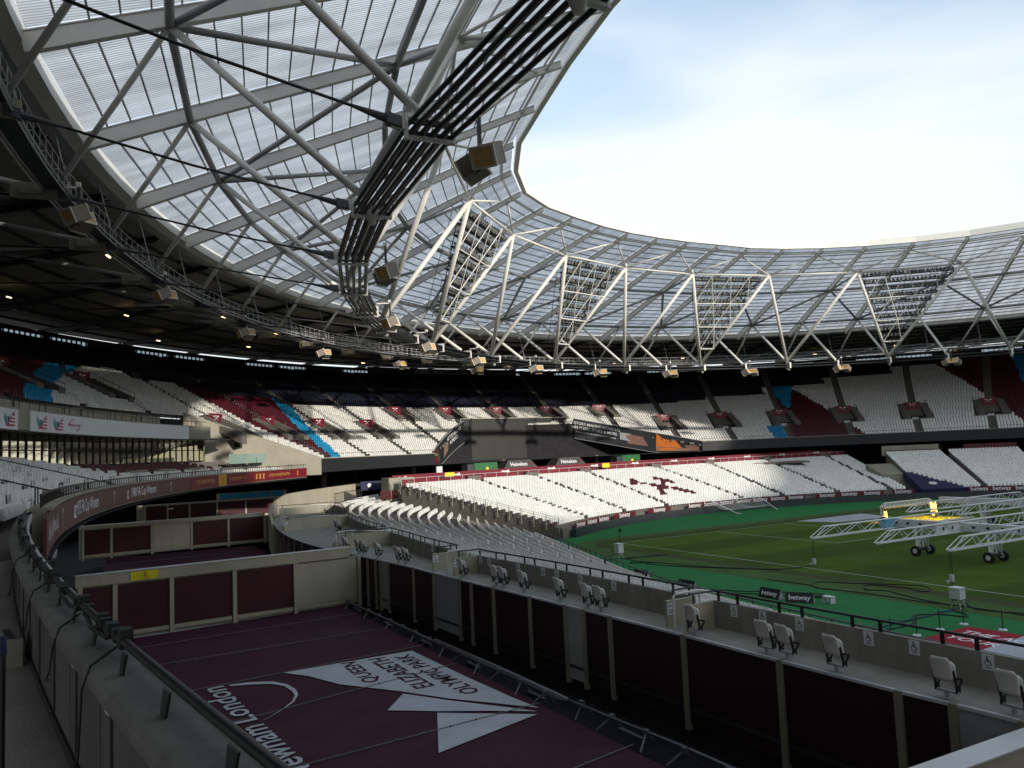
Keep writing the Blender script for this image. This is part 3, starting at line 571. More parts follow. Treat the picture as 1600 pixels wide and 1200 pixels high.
for j in range(-10, 10):
    t = TA(j)
    for r in range(2, UN, 3):
        o = r*UD+.4
        if o < o0(t)+.5: continue
        p = UP(TA(j, o/38), o, uz(o)); d = ED(UA, UB, t); mb.path([p, p+Vector((0, 0, .85)), p+d*.7+Vector((0, 0, 1.15)), p+d*.7], .03, 4)
t0, t1 = -.60, -.264; mb.path([UP(t0+(t1-t0)*i/20, .2, 11.0) for i in range(21)], .03, 4); mb.path([UP(.425+1.2*i/50, .2, 11.05) for i in range(51)], .03, 4)
obj('handrails', mb, 'dark_steel', UT, kind='stuff')
# stand name board at the back
mb = MB(); n_ = 16; ta, tb = -.135, .175
mb.sweep(esweep(UA, UB, ta, tb, n_, rect(oB-.05, oB+.2, 27.75, 29.25))); NB = thing('name_board', 'long dark board reading BOBBY MOORE STAND under the roof', 'sign', UP(.02, oB, 27.7)); obj('board', mb, 'navy_seat', NB)
mb = textmb('BOBBY MOORE STAND', 1.35, sx=1.25); sp = 150.0; mapmb(mb, lambda x, y, z: UP(.02+x/sp, oB-.09, 28.5+y)); obj('lettering', mb, 'grey_steel', NB)

# ------------------------------------------------------------ big screen in the notch
sc = thing('video_screen', 'big black video screen standing in the gap of the upper tier', 'screen', LW(4.4, 122.5, 8.5))
mb = MB(); mb.boxax(LW(4.4, 122.6, 12.65), LW(12.9, 0)-LW(0, 0), LW(0, .6)-LW(0, 0), (0, 0, 3.98)); obj('cabinet', mb, 'black', sc)
for i in range(7):
    for j in range(3):
        mb = MB(); mb.boxax(LW(4.4-12.75+25.5*(i+.5)/7, 121.95, 8.75+7.75*(j+.5)/3), LW(25.5/14-.006, 0)-LW(0, 0), LW(0, .04)-LW(0, 0), (0, 0, 7.75/6-.006)); obj('screen_panel', mb, 'screen', sc)
mb = MB(); mb.boxax(LW(4.4, 122.4, 16.72), LW(13.1, 0)-LW(0, 0), LW(0, .7)-LW(0, 0), (0, 0, .10)); obj('top_trim', mb, 'concrete', sc)
mb = MB()
for x in (-8.7, 17.5): mb.boxax(LW(x, 122.2, 12.65), LW(.10, 0)-LW(0, 0), LW(0, .4)-LW(0, 0), (0, 0, 4.0))
obj('side_trim', mb, 'grey_steel', sc)

# ------------------------------------------------------------ generic lerped seating block
def cat(pts, n):
    """resample a polyline (Catmull-Rom) evenly to n points"""
    p = [Vector((x, y, 0)) for x, y in pts]; p = [p[0]*2-p[1]]+p+[p[-1]*2-p[-2]]; out = []
    for i in range(1, len(p)-2):
        for k in range(12):
            t = k/12; a, b, c, d = p[i-1:i+3]; out.append(.5*((2*b)+(c-a)*t+(2*a-5*b+4*c-d)*t*t+(3*b-a-3*c+d)*t**3))
    out.append(p[-2]); L = [0]
    for a, b in zip(out, out[1:]): L.append(L[-1]+(b-a).length)
    res = []; k = 0
    for i in range(n):
        s = L[-1]*i/(n-1)
        while k < len(L)-2 and L[k+1] < s: k += 1
        res.append(out[k].lerp(out[k+1], (s-L[k])/max(1e-6, L[k+1]-L[k])))
    return res
def block(root, front, back, zf, zb, nr, m, aisles, colf=None, spacing=.5, nres=60, ahw=.6, skipf=None, mk=True):
    """stepped terrace between two curves; returns seat rows"""
    F, B = cat(front, nres), cat(back, nres); mb = MB(); sec = []
    for i in range(nres):
        s = []
        for r in range(nr+1):
            p = F[i].lerp(B[i], r/nr); z = zf+(zb-zf)*r/nr; q = Vector((p.x, p.y, z-(zb-zf)/nr)); s.append(q)
            if r < nr: s.append(Vector((p.x, p.y, z)))
        s += [Vector((B[i].x, B[i].y, zf-1.5)), Vector((F[i].x, F[i].y, zf-1.5))]; sec.append(s)
    mb.sweep(sec, True, True)
    if mk: obj('terrace', mb, m, root)
    P = []
    for r in range(nr):
        f = (r+.5)/nr; row = [F[i].lerp(B[i], f) for i in range(nres)]; z = zf+(zb-zf)*r/nr; L = [0]
        for a, b in zip(row, row[1:]): L.append(L[-1]+(b-a).length)
        tot = L[-1]; n_ = int(tot/spacing); k = 0
        for i in range(n_):
            s = (i+.5)*tot/n_; u = s/tot
            if any(abs(u-(a if not callable(a) else a(f)))*tot < ahw for a in aisles): continue
            while k < nres-2 and L[k+1] < s: k += 1
            p = row[k].lerp(row[k+1], (s-L[k])/(L[k+1]-L[k])); d = (row[k+1]-row[k]).normalized()
            x = F[k].lerp(F[k+1], .5)-B[k].lerp(B[k+1], .5); nn = Vector((-d.y, d.x, 0)); nn = nn if nn.dot(x) > 0 else -nn
            if skipf and skipf(u, f): continue
            P.append((p.x, p.y, z, math.atan2(nn.y, nn.x), colf(p, u, f) if colf else 0))
    return P
def L2(pts): return [(LW(x, y).x, LW(x, y).y) for x, y in pts]
# ------------------------------------------------------------ ground, turf and pitch
def structure(name, mb, m): o = obj(name, mb, m); o['kind'] = 'structure'; return o
mb = MB(); mb.add([(-1500, -1500, -.4), (1500, -1500, -.4), (1500, 1500, -.4), (-1500, 1500, -.4)], [(0, 1, 2, 3)]); structure('ground', mb, 'terrace')
def flat(name, pts, z, m, kind='structure'):
    mb = MB(); c = (sum(p[0] for p in pts)/len(pts), sum(p[1] for p in pts)/len(pts)); n = len(pts)
    mb.add([(c[0], c[1], z)]+[(x, y, z) for x, y in pts], [(0, i+1, (i+1) % n+1) for i in range(n)]); o = obj(name, mb, m); o['kind'] = kind; return o
PA, PBW = 63.0, 72.0      # perimeter wall
flat('artificial_turf', [EP(64, 75, 2*math.pi*i/96)[:2] for i in range(96)], 0, 'turf')
def rrect(x, y, r, n=8):
    out = []
    for cx, cy, a0 in ((x-r, y-r, 0), (-x+r, y-r, 90), (-x+r, -y+r, 180), (x-r, -y+r, 270)):
        for i in range(n+1): a = rad(a0+90*i/n); out.append((cx+r*math.cos(a), cy+r*math.sin(a)))
    return out
flat('grass_margin', rrect(40.6, 57.5, 9), .004, 'grass_worn'); flat('worn_strip', rrect(37.4, 55.6, 5), .008, 'grass_brown'); flat('pitch', rrect(35.9, 54.2, 1.0), .012, 'grass')
mb = MB()
def line(x0, y0, x1, y1): mb.beam((x0, y0, .0165), (x1, y1, .0165), .11, .001)
for s in (-1, 1):
    line(s*34, -52.5, s*34, 52.5); line(-33.94, s*52.5, 33.94, s*52.5); line(s*20.15, 52.44, s*20.15, 36.06); line(s*9.16, 52.44, s*9.16, 47.06)
line(-20.2, 36, 20.2, 36); line(-9.2, 47, 9.2, 47); line(-33.94, 0, 33.94, 0)
mb.path([(9.15*math.cos(a*math.pi/24), 9.15*math.sin(a*math.pi/24), .02) for a in range(49)], .05, 4)
structure('pitch_markings', mb, 'grey_steel')
# perimeter wall, padded dark, with advertising strip
PW = thing('perimeter_wall', 'low dark padded wall round the pitch', 'wall', EP(PA, PBW, 0))
mb = MB(); mb.sweep(esweep(PA, PBW, -.46, 2.2, 70, [(0, -.1), (.5, -.1), (.5, .95), (0, 1.0)])); obj('padding', mb, 'dark_steel', PW)
for t0, t1 in ((-.45, -.30), (-.285, -.20), (-.155, -.075), (-.02, .33), (.36, .53), (.55, .60), (.72, .95)):
    mb = MB(); mb.sweep(esweep(PA, PBW, t0, t1, 12, [(.30, 1.0), (.36, 1.0), (.36, 1.62), (.30, 1.62)])); b = obj('advertising_strip', mb, 'claret', PW)
    sp = math.hypot(PA*math.cos((t0+t1)/2), PBW*math.sin((t0+t1)/2)); n_ = max(1, int((t1-t0)*sp/2.9))
    for i in range(n_):
        tm = t0+(i+.5)*(t1-t0)/n_; mb = textmb('betway', .88); mapmb(mb, lambda x, y, z: EP(PA+.27, PBW+.27, tm+x/sp, 1.33+y)); obj('lettering', mb, 'white_print', b)

# ------------------------------------------------------------ north lower stand
NS = thing('north_lower_stand', 'sunlit white stand behind the goal with crossed hammers picked out in claret seats', 'grandstand', LW(0, 75, 1))
front = [((PA+.9)*math.sin(-.49+1.08*i/12), (PBW+.9)*math.cos(-.49+1.08*i/12)) for i in range(13)]
back = [(-39.5+96.5*i/12, 88.6-.0016*(-39.5+96.5*i/12-6)**2) for i in range(13)]
CR = [[(0.386, 0.688), (0.396, 0.638), (0.387, 0.568), (0.366, 0.528)], [(0.397, 0.568), (0.409, 0.563), (0.402, 0.518), (0.391, 0.528)], [(0.411, 0.508), (0.421, 0.503), (0.414, 0.462), (0.404, 0.467)], [(0.442, 0.683), (0.454, 0.673), (0.462, 0.613), (0.471, 0.588), (0.466, 0.548), (0.456, 0.553), (0.437, 0.422), (0.446, 0.412), (0.441, 0.382), (0.431, 0.382), (0.419, 0.382), (0.412, 0.427), (0.419, 0.467), (0.429, 0.452), (0.451, 0.573), (0.444, 0.618), (0.437, 0.638)], [(0.469, 0.553), (0.479, 0.538), (0.474, 0.503), (0.462, 0.508)], [(0.412, 0.387), (0.424, 0.372), (0.404, 0.216), (0.391, 0.216)], [(0.451, 0.382), (0.461, 0.372), (0.454, 0.332), (0.444, 0.342)], [(0.461, 0.337), (0.471, 0.327), (0.464, 0.281), (0.454, 0.296)], [(0.469, 0.286), (0.481, 0.276), (0.474, 0.236), (0.462, 0.246)], [(0.479, 0.246), (0.491, 0.236), (0.486, 0.201), (0.474, 0.211)]]
def inpoly(x, y, p):
    c = False
    for (x1, y1), (x2, y2) in zip(p, p[1:]+p[:1]):
        if (y1 > y) != (y2 > y) and x < (x2-x1)*(y-y1)/(y2-y1)+x1: c = not c
    return c
def crest(p, u, f):
    k = .033-.007*f; u = (u-k)/(1-k)
    return 1 if any(inpoly(u+a, f+b, q) for q in CR for a, b in ((0, 0), (.0022, 0), (-.0022, 0), (0, .014), (0, -.014))) else 0
AI = [(b*(1-.026)+.026, a*(1-.033)+.033) for a, b in ((.086, .105), (.225, .215), (.366, .327), (.588, .489), (.698, .625), (.836, .775), (.965, .943))]
P = block(NS, L2(front), L2(back), 1.25, 6.05, 23, 'terrace', [(lambda f, a=a, b=b: b+(a-b)*f) for a, b in AI], crest, .5, 60, .55)
seatmesh('seats', P, NS); NSEAT += len(P)
# red hoarding along its back with letters broken up by rails
mb = MB(); mb.path([LW(x, y+.9, 0)+Vector((0, 0, 0)) for x, y in back], .01, 3)
BK = cat(L2([(x, y+.6) for x, y in back]), 49)
for i in range(48):
    mb = MB(); mb.beam(BK[i]+Vector((0, 0, 6.75)), BK[i+1]+Vector((0, 0, 6.75)), .06, .8); obj('back_panel', mb, 'red_board' if i % 7 != 3 else 'claret', NS)
BK2 = cat(L2([(x, y+3.2) for x, y in back]), 33)
for i in range(32):
    mb = MB(); mb.beam(BK2[i]+Vector((0, 0, 7.35)), BK2[i+1]+Vector((0, 0, 7.35)), .06, .7); obj('upper_panel', mb, 'red_board', NS)
    if i % 3 == 0:
        mb = MB(); q = BK2[i].lerp(BK2[i+1], .5)+Vector((0, -.06, 7.35)); x = (BK2[i+1]-BK2[i]).normalized()
        mb.add([q-x*.9+Vector((0, 0, -.15)), q+x*.9+Vector((0, 0, -.25)), q+x*.7+Vector((0, 0, .2)), q+x*.1+Vector((0, 0, .02)), q-x*.5+Vector((0, 0, .12))], [(0, 1, 2, 3, 4)]); obj('white_motif', mb, 'white_print', NS)
mb = MB()
for i in range(0, 48): p = BK[i]+Vector((0, -.1, 0)); mb.tube(p+Vector((0, 0, 6.2)), p+Vector((0, 0, 7.3)), .035, n=4)
mb.path([p+Vector((0, -.1, 7.3)) for p in BK], .03, 4); obj('back_rail', mb, 'alu', NS, kind='stuff')
for a, b in AI:
    p = cat(L2(back), 101)[min(100, int(a*100))]; d = LW(0, 1)-LW(0, 0); mb = MB(); mb.boxax(p+d*.2+Vector((0, 0, 6.6)), (1.0, 0, 0), d*.6, (0, 0, .45)); obj('stair_head', mb, 'terrace', NS)
mb = MB(); a, b = Vector((*L2(front)[0], 0)), Vector((*L2(back)[0], 0)); dd = LW(-1, 0)-LW(0, 0)
for i in range(15):
    p = a.lerp(b, i/14)+dd*.5; z = 1.3+4.9*i/14; mb.tube(p+Vector((0, 0, z-.6)), p+Vector((0, 0, z+1.2)), .05, n=5)
    if i < 14:
        q = a.lerp(b, (i+1)/14)+dd*.5; z2 = 1.3+4.9*(i+1)/14
        for h in (.3, .6, .9, 1.15): mb.tube(p+Vector((0, 0, z+h)), q+Vector((0, 0, z2+h)), .025, n=4)
obj('side_rail', mb, 'beige_dark', NS)
mb = MB(); mb.add([a+dd*.3+Vector((0, 0, -.1)), b+dd*.3+Vector((0, 0, -.1)), b+dd*.3+Vector((0, 0, 6.0)), a+dd*.3+Vector((0, 0, 1.2))], [(0, 1, 2, 3)]); mb.add([v for v in [a+dd*.2+Vector((0, 0, -.1)), b+dd*.2+Vector((0, 0, -.1)), b+dd*.2+Vector((0, 0, 6.0)), a+dd*.2+Vector((0, 0, 1.2))]], [(3, 2, 1, 0)]); obj('side_wall', mb, 'terrace', NS)
mb = MB(); c = LW(-38.5, 89, 0); mb.box(c+Vector((0, 0, 5.9)), 3.5, 3, 3.0, -PHI*0); obj('corner_block', mb, 'beige_dark', NS)
mb = MB(); mb.box(Vector((*L2([(-30.0, 66.3)])[0], .8)), .9, .5, 1.7, .3); obj('corner_board', mb, 'red_board', NS)
# yellow and white boards on the hoarding
for x in (-31.0, -2.5):
    p = LW(x, 88.0, 7.35); mb = MB(); mb.boxax(p, LW(.75, 0)-LW(0, 0), LW(0, .03)-LW(0, 0), (0, 0, .33)); solo('warning_board', mb, 'yellow', 'small yellow board on the red hoarding '+('near the left end of the north stand' if x < -20 else 'behind the middle of the north stand'), 'sign', p)
# ------------------------------------------------------------ concourse kiosks behind it
CZ = 6.2
mb = MB(); mb.sweep(esweep(66, 88, -.40, .56, 30, [(6.2, CZ-.3), (40, CZ-.3), (40, CZ), (6.2, CZ)])); o = obj('concourse_floor', mb, 'terrace'); o['kind'] = 'structure'
def kiosk(x, lab):
    c = LW(x, 96, 0); K = thing('bar_kiosk', lab, 'kiosk', c+Vector((0, 0, CZ)), 'beer bars behind the north stand'); X = LW(1, 0)-LW(0, 0); Y = LW(0, 1)-LW(0, 0)
    mb = MB(); q = c+Vector((0, 0, 0)); b = [q+X*sx*3.3+Y*sy*1.4+Vector((0, 0, 7.5)) for sx, sy in ((-1, -1), (1, -1), (1, 1), (-1, 1))]; t_ = [q+X*sx*2.1+Y*sy*.9+Vector((0, 0, 8.8)) for sx, sy in ((-1, -1), (1, -1), (1, 1), (-1, 1))]
    mb.add(b+t_, [(0, 1, 5, 4), (1, 2, 6, 5), (2, 3, 7, 6), (3, 0, 4, 7), (4, 5, 6, 7), (3, 2, 1, 0)]); obj('canopy', mb, 'canopy_dark', K)
    mb = MB(); mb.boxax(q+Vector((0, 0, CZ+.55)), X*3.0, Y*1.2, (0, 0, .55)); obj('counter', mb, 'black', K)
    for sx, sy in ((-1, -1), (1, -1), (1, 1), (-1, 1)): mb = MB(); mb.tube(q+X*sx*2.9+Y*sy*1.15+Vector((0, 0, CZ+1.1)), q+X*sx*2.9+Y*sy*1.15+Vector((0, 0, 7.5)), .06, n=6); obj('post', mb, 'dark_steel', K)
    mb = textmb('Heineken', .85); mapmb(mb, lambda a, b_, z: q+X*(a-.3)-Y*(1.2-.385*(b_+.05))+Vector((0, 0, 8.15+b_))); obj('lettering', mb, 'white_print', K)
    mb = MB(); mb.boxax(q+X*2.0-Y*1.22+Vector((0, 0, 8.2)), X*.22, Y*.02, (0, 0, .22)); obj('star', mb, 'red_board', K)
kiosk(-14.2, 'left one of two Heineken bars with a dark patterned canopy below the big screen'); kiosk(-4.2, 'right one of two Heineken bars with a dark patterned canopy below the big screen')
for x, y, lab in ((-20.5, 96, 'green Heineken bar box below the left end of the big screen'), (9.5, 96, 'green Heineken bar box right of the big screen, below the long banner')):
    X = LW(1, 0)-LW(0, 0); Y = LW(0, 1)-LW(0, 0); c = LW(x, y, CZ); K = thing('bar_box', lab, 'kiosk', c)
    mb = MB(); mb.boxax(c+Vector((0, 0, 1.25)), X*2.1, Y*1.0, (0, 0, 1.2)); obj('body', mb, 'heineken_green', K)
    mb = MB(); mb.boxax(c-X*2.7+Vector((0, 0, 1.2)), X*.55, Y*.9, (0, 0, 1.1)); obj('cooler', mb, 'dark_steel', K)
    mb = textmb('Heineken', .42); mapmb(mb, lambda a, b_, z: c+X*(a+.2)-Y*1.02+Vector((0, 0, .7+b_))); obj('lettering', mb, 'white_print', K)
    mb = MB(); mb.tube(c+X*.2-Y*1.01+Vector((0, 0, 1.55)), c+X*.2-Y*1.03+Vector((0, 0, 1.55)), .3, n=5); obj('star', mb, 'yellow', K)
p = LW(-26.5, 99, CZ); mb = MB(); mb.box(p+Vector((0, 0, 1.1)), 1.0, .3, 2.2, .1); solo('fridge', mb, 'box_white', 'white upright cabinet in the dark concourse left of the big screen', 'cabinet', p)
# dark screens hanging in front of the concourse by the left end
for i, x in enumerate((-40.8, -38.2)):
    p = LW(x, 93, CZ-.4); mb = MB(); mb.boxax(p+Vector((0, 0, .6)), LW(1.25, 0)-LW(0, 0), LW(0, .05)-LW(0, 0), (0, 0, .6)); b = solo('barrier_banner', mb, 'navy_drape', ('left' if i == 0 else 'right')+' one of two navy barrier banners in the concourse left of the north stand', 'banner', p)
    mb = MB(); mb.tube((0, -.06, .65), (0, -.09, .65), .28, n=10); put('roundel', meshof('roundel', mb, 'white_print'), b)

# ------------------------------------------------------------ east lower stand (two blocks seen)
ES = thing('east_lower_stand', 'white lower stand in shade at the right edge, beyond the pitch', 'grandstand', EP(70, 80, .8))
P = []
def eblk(ta, tb, tc, td, cut=None):
    fr = [EP(PA+.9, PBW+.9, ta+(tb-ta)*i/8)[:2] for i in range(9)]; bk = [EP(81, 91, tc+(td-tc)*i/8)[:2] for i in range(9)]
    return block(ES, fr, bk, 1.25, 6.6, 24, 'terrace', [], None, .5, 24, .4, cut)
P += eblk(.625, .752, .658, .764, lambda u, f: u < .75*(1-f/.45)); P += eblk(.766, .895, .779, .905); P += eblk(.908, 1.03, .918, 1.035); P += eblk(1.045, 1.16, 1.05, 1.165)
seatmesh('seats', P, ES); NSEAT += len(P)
for ta, tb, z in ((.66, .762, 6.95), (.782, .81, 6.95), (.81, .905, 7.55), (.918, 1.03, 7.55)):
    n_ = max(2, int((tb-ta)*85/1.5))
    for i in range(n_):
        a, b = EP(81.4, 91.4, ta+(tb-ta)*i/n_, z), EP(81.4, 91.4, ta+(tb-ta)*(i+1)/n_-.001, z); mb = MB(); mb.beam(a, b, .06, .85); obj('back_panel', mb, 'claret', ES)
mb = MB(); mb.sweep(esweep(81.8, 91.8, .655, .765, 8, [(0, 6.4), (.3, 6.4), (.3, 8.2), (0, 8.2)])); obj('back_wall', mb, 'beige_dark', ES)
def ef(u, f): return Vector((*EP(PA+.9, PBW+.9, .625+.127*u)[:2], 0)).lerp(Vector((*EP(81, 91, .658+.106*u)[:2], 0)), f)+Vector((0, 0, 1.25+5.35*f+.32))
A, B2, Cc = ef(.78, -.01), ef(-.02, -.01), ef(-.02, .47); mb = MB(); tri3 = [A, B2, Cc]; dn = Vector((.15, .25, -1.3)); mb.add(tri3+[p+dn for p in tri3], [(0, 2, 1), (3, 4, 5), (0, 1, 4, 3), (1, 2, 5, 4), (2, 0, 3, 5)])
ND = solo('drape', mb, 'navy_drape', 'navy wedge-shaped drape with a pale crest between the north and east lower stands', 'drape', A)
mb = MB(); q = (A*.36+B2*.36+Cc*.28); nrm = (B2-A).cross(Cc-A).normalized(); nrm = nrm if nrm.dot(CAM-q) > 0 else -nrm; mb.tube(q+nrm*.03-A, q+nrm*.06-A, .62, n=12); put('crest', meshof('crest', mb, 'box_white'), ND)
mb = MB(); mb.sweep(esweep(72, 82, .60, .655, 4, [(0, 1), (6, 1), (6, 5.2), (0, 3.6)])); obj('gap_wall', mb, 'beige_dark', ES)

# ------------------------------------------------------------ west lower stand: curved rows falling to the pitch
WS = thing('west_lower_stand', 'curved rows of white seats sweeping down to the turf beside the wheelchair platform', 'grandstand', (-55, 30, 1))
wfront = [(-42.6, 54.5), (-44.4, 48.5), (-46.9, 40.5), (-49.7, 31.8), (-52.4, 22.7), (-54, 11), (-54.6, 0), (-54.4, -14), (-53, -26)]
wback = [(-47.2, 92.0), (-53.2, 84), (-57.6, 75), (-60.8, 65), (-63.8, 51), (-65.6, 37), (-66.9, 24), (-67.4, 12), (-67.5, 0), (-67.3, -14), (-66.5, -26)]
WAI = [lambda f: .05+.09*f, lambda f: .16+.08*f, lambda f: .29+.05*f, lambda f: .42+.03*f, lambda f: .55+.02*f, lambda f: .67+.01*f, .79]
P = block(WS, wfront, wback, .95, 4.35, 21, 'terrace', WAI, None, .5, 70, .5)
seatmesh('seats', P, WS); NSEAT += len(P)
WF = cat(wfront, 60)
mb = MB()
for i in range(59): mb.beam(WF[i]+Vector((.35, 0, .55)), WF[i+1]+Vector((.35, 0, .55)), .25, 1.1)
obj('front_wall', mb, 'dark_steel', WS)
mb = MB()
for i in range(0, 60): mb.tube(WF[i]+Vector((.3, 0, 1.1)), WF[i]+Vector((.3, 0, 1.75)), .04, n=4)
mb.path([p+Vector((.3, 0, 1.75)) for p in WF], .05, 5); mb.path([p+Vector((.3, 0, 1.4)) for p in WF], .03, 4); obj('front_rail', mb, 'dark_steel', WS)
mb = MB()       # grey stair strip at the north end
a0, b0 = Vector((-41.7, 55.0, 0)), Vector((-46.3, 92.6, 0))
for i in range(60):
    p = a0.lerp(b0, (i+.5)/60); z = .75+3.5*i/59; mb.box((p.x, p.y, z/2), 1.4, .64, z, math.atan2(b0.y-a0.y, b0.x-a0.x)+math.pi/2)
obj('end_steps', mb, 'terrace', WS)
# ------------------------------------------------------------ west balcony
EA, EB = 85.7, 108.0
WB = thing('west_balcony', 'curved west balcony with claret winners boards, white seats and glazed lounge', 'grandstand', EP(EA, EB, -1.1, 8.4))
def BP(t, d, z): return EP(EA+d, EB+d, t, z)
def bs(t0, t1, n, prof, name, m, parent=None, kind=None): mb = MB(); mb.sweep(esweep(EA, EB, t0, t1, n, prof)); return obj(name, mb, m, parent or WB, kind=kind)
TE = -.655
bs(-1.43, TE, 40, [(.06, 8.2), (.4, 8.2), (.4, 9.32), (.06, 9.32)], 'parapet', 'beige_dark')
bs(-1.43, TE, 40, [(-.06, 9.32), (.46, 9.32), (.46, 9.40), (-.06, 9.40)], 'coping', 'concrete')
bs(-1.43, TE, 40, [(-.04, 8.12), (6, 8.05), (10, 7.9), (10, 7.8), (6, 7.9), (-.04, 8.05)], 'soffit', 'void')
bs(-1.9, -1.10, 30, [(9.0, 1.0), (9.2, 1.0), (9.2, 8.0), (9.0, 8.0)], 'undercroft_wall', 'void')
for t in (-1.28, -1.19): mb = MB(); p = BP(t, 8.2, 0); mb.tube(p+Vector((0, 0, 1.5)), p+Vector((0, 0, 8)), .5, n=12); obj('column', mb, 'dark_steel', WB, True)
bounds = [-1.46, -1.40, -1.30, -1.20, -1.118, -1.042, -.985]
for a, b in zip(bounds, bounds[1:]): bs(a, b-.0006, 8, [(-.02, 8.28), (.05, 8.28), (.05, 9.28), (-.02, 9.28)], 'winners_board', 'claret_board')
for a, b, m in ((-.985, -.905, 'red_board'), (-.905, -.883, 'gold'), (-.883, -.81, 'red_board'), (-.81, -.745, 'red_board'), (-.745, TE, 'red_board')): bs(a, b-.0006, 6, [(-.02, 8.28), (.05, 8.28), (.05, 9.28), (-.02, 9.28)], 'honours_board', m)
def sp(t): return math.hypot(EA*math.cos(t), EB*math.sin(t))
def btext(txt, t, z, size, m, sx=1.0):
    mb = textmb(txt, size, sx=sx); k = sp(t); mapmb(mb, lambda x, y, zz: BP(t+x/k, -.035, z+y)); obj('lettering', mb, m, WB)
btext('1965 Euro Cup Winners Cup', -1.418, 8.80, .62, 'white_print', .8); btext('1975 FA Cup Winners', -1.287, 8.80, .78, 'white_print', 1.05); btext('1980 FA Cup Winners', -1.119, 8.80, .78, 'white_print', 1.05)
btext('WEST HAM SUPPORTERS', -.943, 8.80, .50, 'gold', .95); btext('BOBBY MOORE 1941 - 1993', -.851, 8.80, .46, 'gold', .85); btext('20 YEARS GONE, NEVER FORGOTTEN', -.734, 8.80, .42, 'gold', .80)
for t, m in ((-1.372, 'white_print'), (-1.204, 'white_print'), (-1.042, 'white_print')):
    k = sp(t); mb = MB()
    for s in (-1, 1):
        tn = Vector((-ED(EA, EB, t).y, ED(EA, EB, t).x, 0)); Pq = lambda u, z: BP(t+u/k, -.04, z)
        for (u0, z0), (u1, z1), wd in (((-s*.17, 8.38), (s*.17, 9.0), .035), ((s*.08, 9.08), (s*.28, 8.97), .09)):
            A, B = Pq(u0, z0), Pq(u1, z1); dd = (B-A).normalized(); sd = dd.cross(ED(EA, EB, t)).normalized()*wd/2; mb.add([A-sd, B-sd, B+sd, A+sd], [(0, 1, 2, 3)])
    obj('hammers_emblem', mb, m, WB)
for t in (-1.330, -1.166):
    k = sp(t); mb = MB(); mb.tube(BP(t, -.04, 8.52), BP(t, -.04, 8.7), .07, .03, 8); mb.tube(BP(t, -.04, 8.7), BP(t, -.04, 9.0), .025, .085, 8); obj('cup_emblem', mb, 'white_print', WB)
for t in (-.799, -.789, -.779):
    mb = MB(); mb.tube(BP(t, -.04, 8.55), BP(t, -.04, 8.75), .11, .05, 6); mb.tube(BP(t, -.04, 8.75), BP(t, -.04, 9.05), .05, .12, 6); obj('cup_emblem', mb, 'gold', WB)
mb = MB(); mb.tube(BP(-.682, -.03, 8.5), BP(-.682, -.03, 9.1), .07, n=6); mb.tube(BP(-.894, -.03, 8.5), BP(-.894, -.03, 8.75), .13, .05, 6); mb.tube(BP(-.894, -.03, 8.75), BP(-.894, -.03, 9.05), .05, .14, 6); obj('figure_emblem', mb, 'orange', WB)
# front rail
for t0, t1 in ((-1.43, TE),):
    n = 150; mb = MB(); mb.path([BP(t0+(t1-t0)*i/n, .2, 9.72) for i in range(n+1)], .035, 5)
    for i in range(n): p = BP(t0+(t1-t0)*i/n, .2, 9.4); mb.tube(p, p+Vector((0, 0, .32)), .03, n=4)
    obj('front_rail', mb, 'black', WB)
# seat deck
NBR = 12
def bz(i, t=-1.0): return 8.45+i*.85*(.225+.10*min(1, max(0, (-t-.95)/.3)))
for (ta, tb, nrow) in ((-1.46, TE+.0, NBR),):
    rows = []; n = 60
    for q in range(n+1):
        t = ta+(tb-ta)*q/n; s = []
        for i in range(nrow):
            s += [BP(t, 1.0+.85*i, bz(i, t)), BP(t, 1.0+.85*(i+1), bz(i, t))]
        s += [BP(t, 1.0+.85*nrow, 8.0), BP(t, .4, 8.0), BP(t, .4, 8.4)]; rows.append(s)
    mb = MB(); mb.sweep(rows); obj('terrace', mb, 'terrace', WB)
gang = [-1.385, -1.315, -1.245, -1.175, -1.105, -1.03, -.955, -.885, -.815, -.75, -.69]
cand = []
for i in range(NBR):
    o = 1.55+.85*i; a, b = EA+o, EB+o
    for g0, g1 in zip([-1.46]+gang, gang+[TE-.01]):
        k = math.hypot(a*math.cos((g0+g1)/2), b*math.sin((g0+g1)/2)); m_ = .55/k; n = int((g1-g0-2*m_)*k/.52)
        for q in range(n):
            t = g0+m_+(q+.5)*(g1-g0-2*m_)/n
            if i > 9 and t > -1.15: continue
            cl = 1 if i >= 3.5+max(0, (-t-1.005)*95) else 0
            if t > -.80 and i > 2: continue
            if cl and i > 7: continue
            p = EP(a, b, t); gi = sum(1 for x in gang if x < t); cand.append(((p-CAM).length, p.x, p.y, bz(i, t), face_in(a, b, t), cl, i, gi))
cand.sort(); SEATIND = [c for c in cand if c[5] == 0][:255]; rest = [c for c in cand if c not in set(SEATIND)]
seatmesh('seats', [(c[1], c[2], c[3], c[4], c[5]) for c in rest], WB)
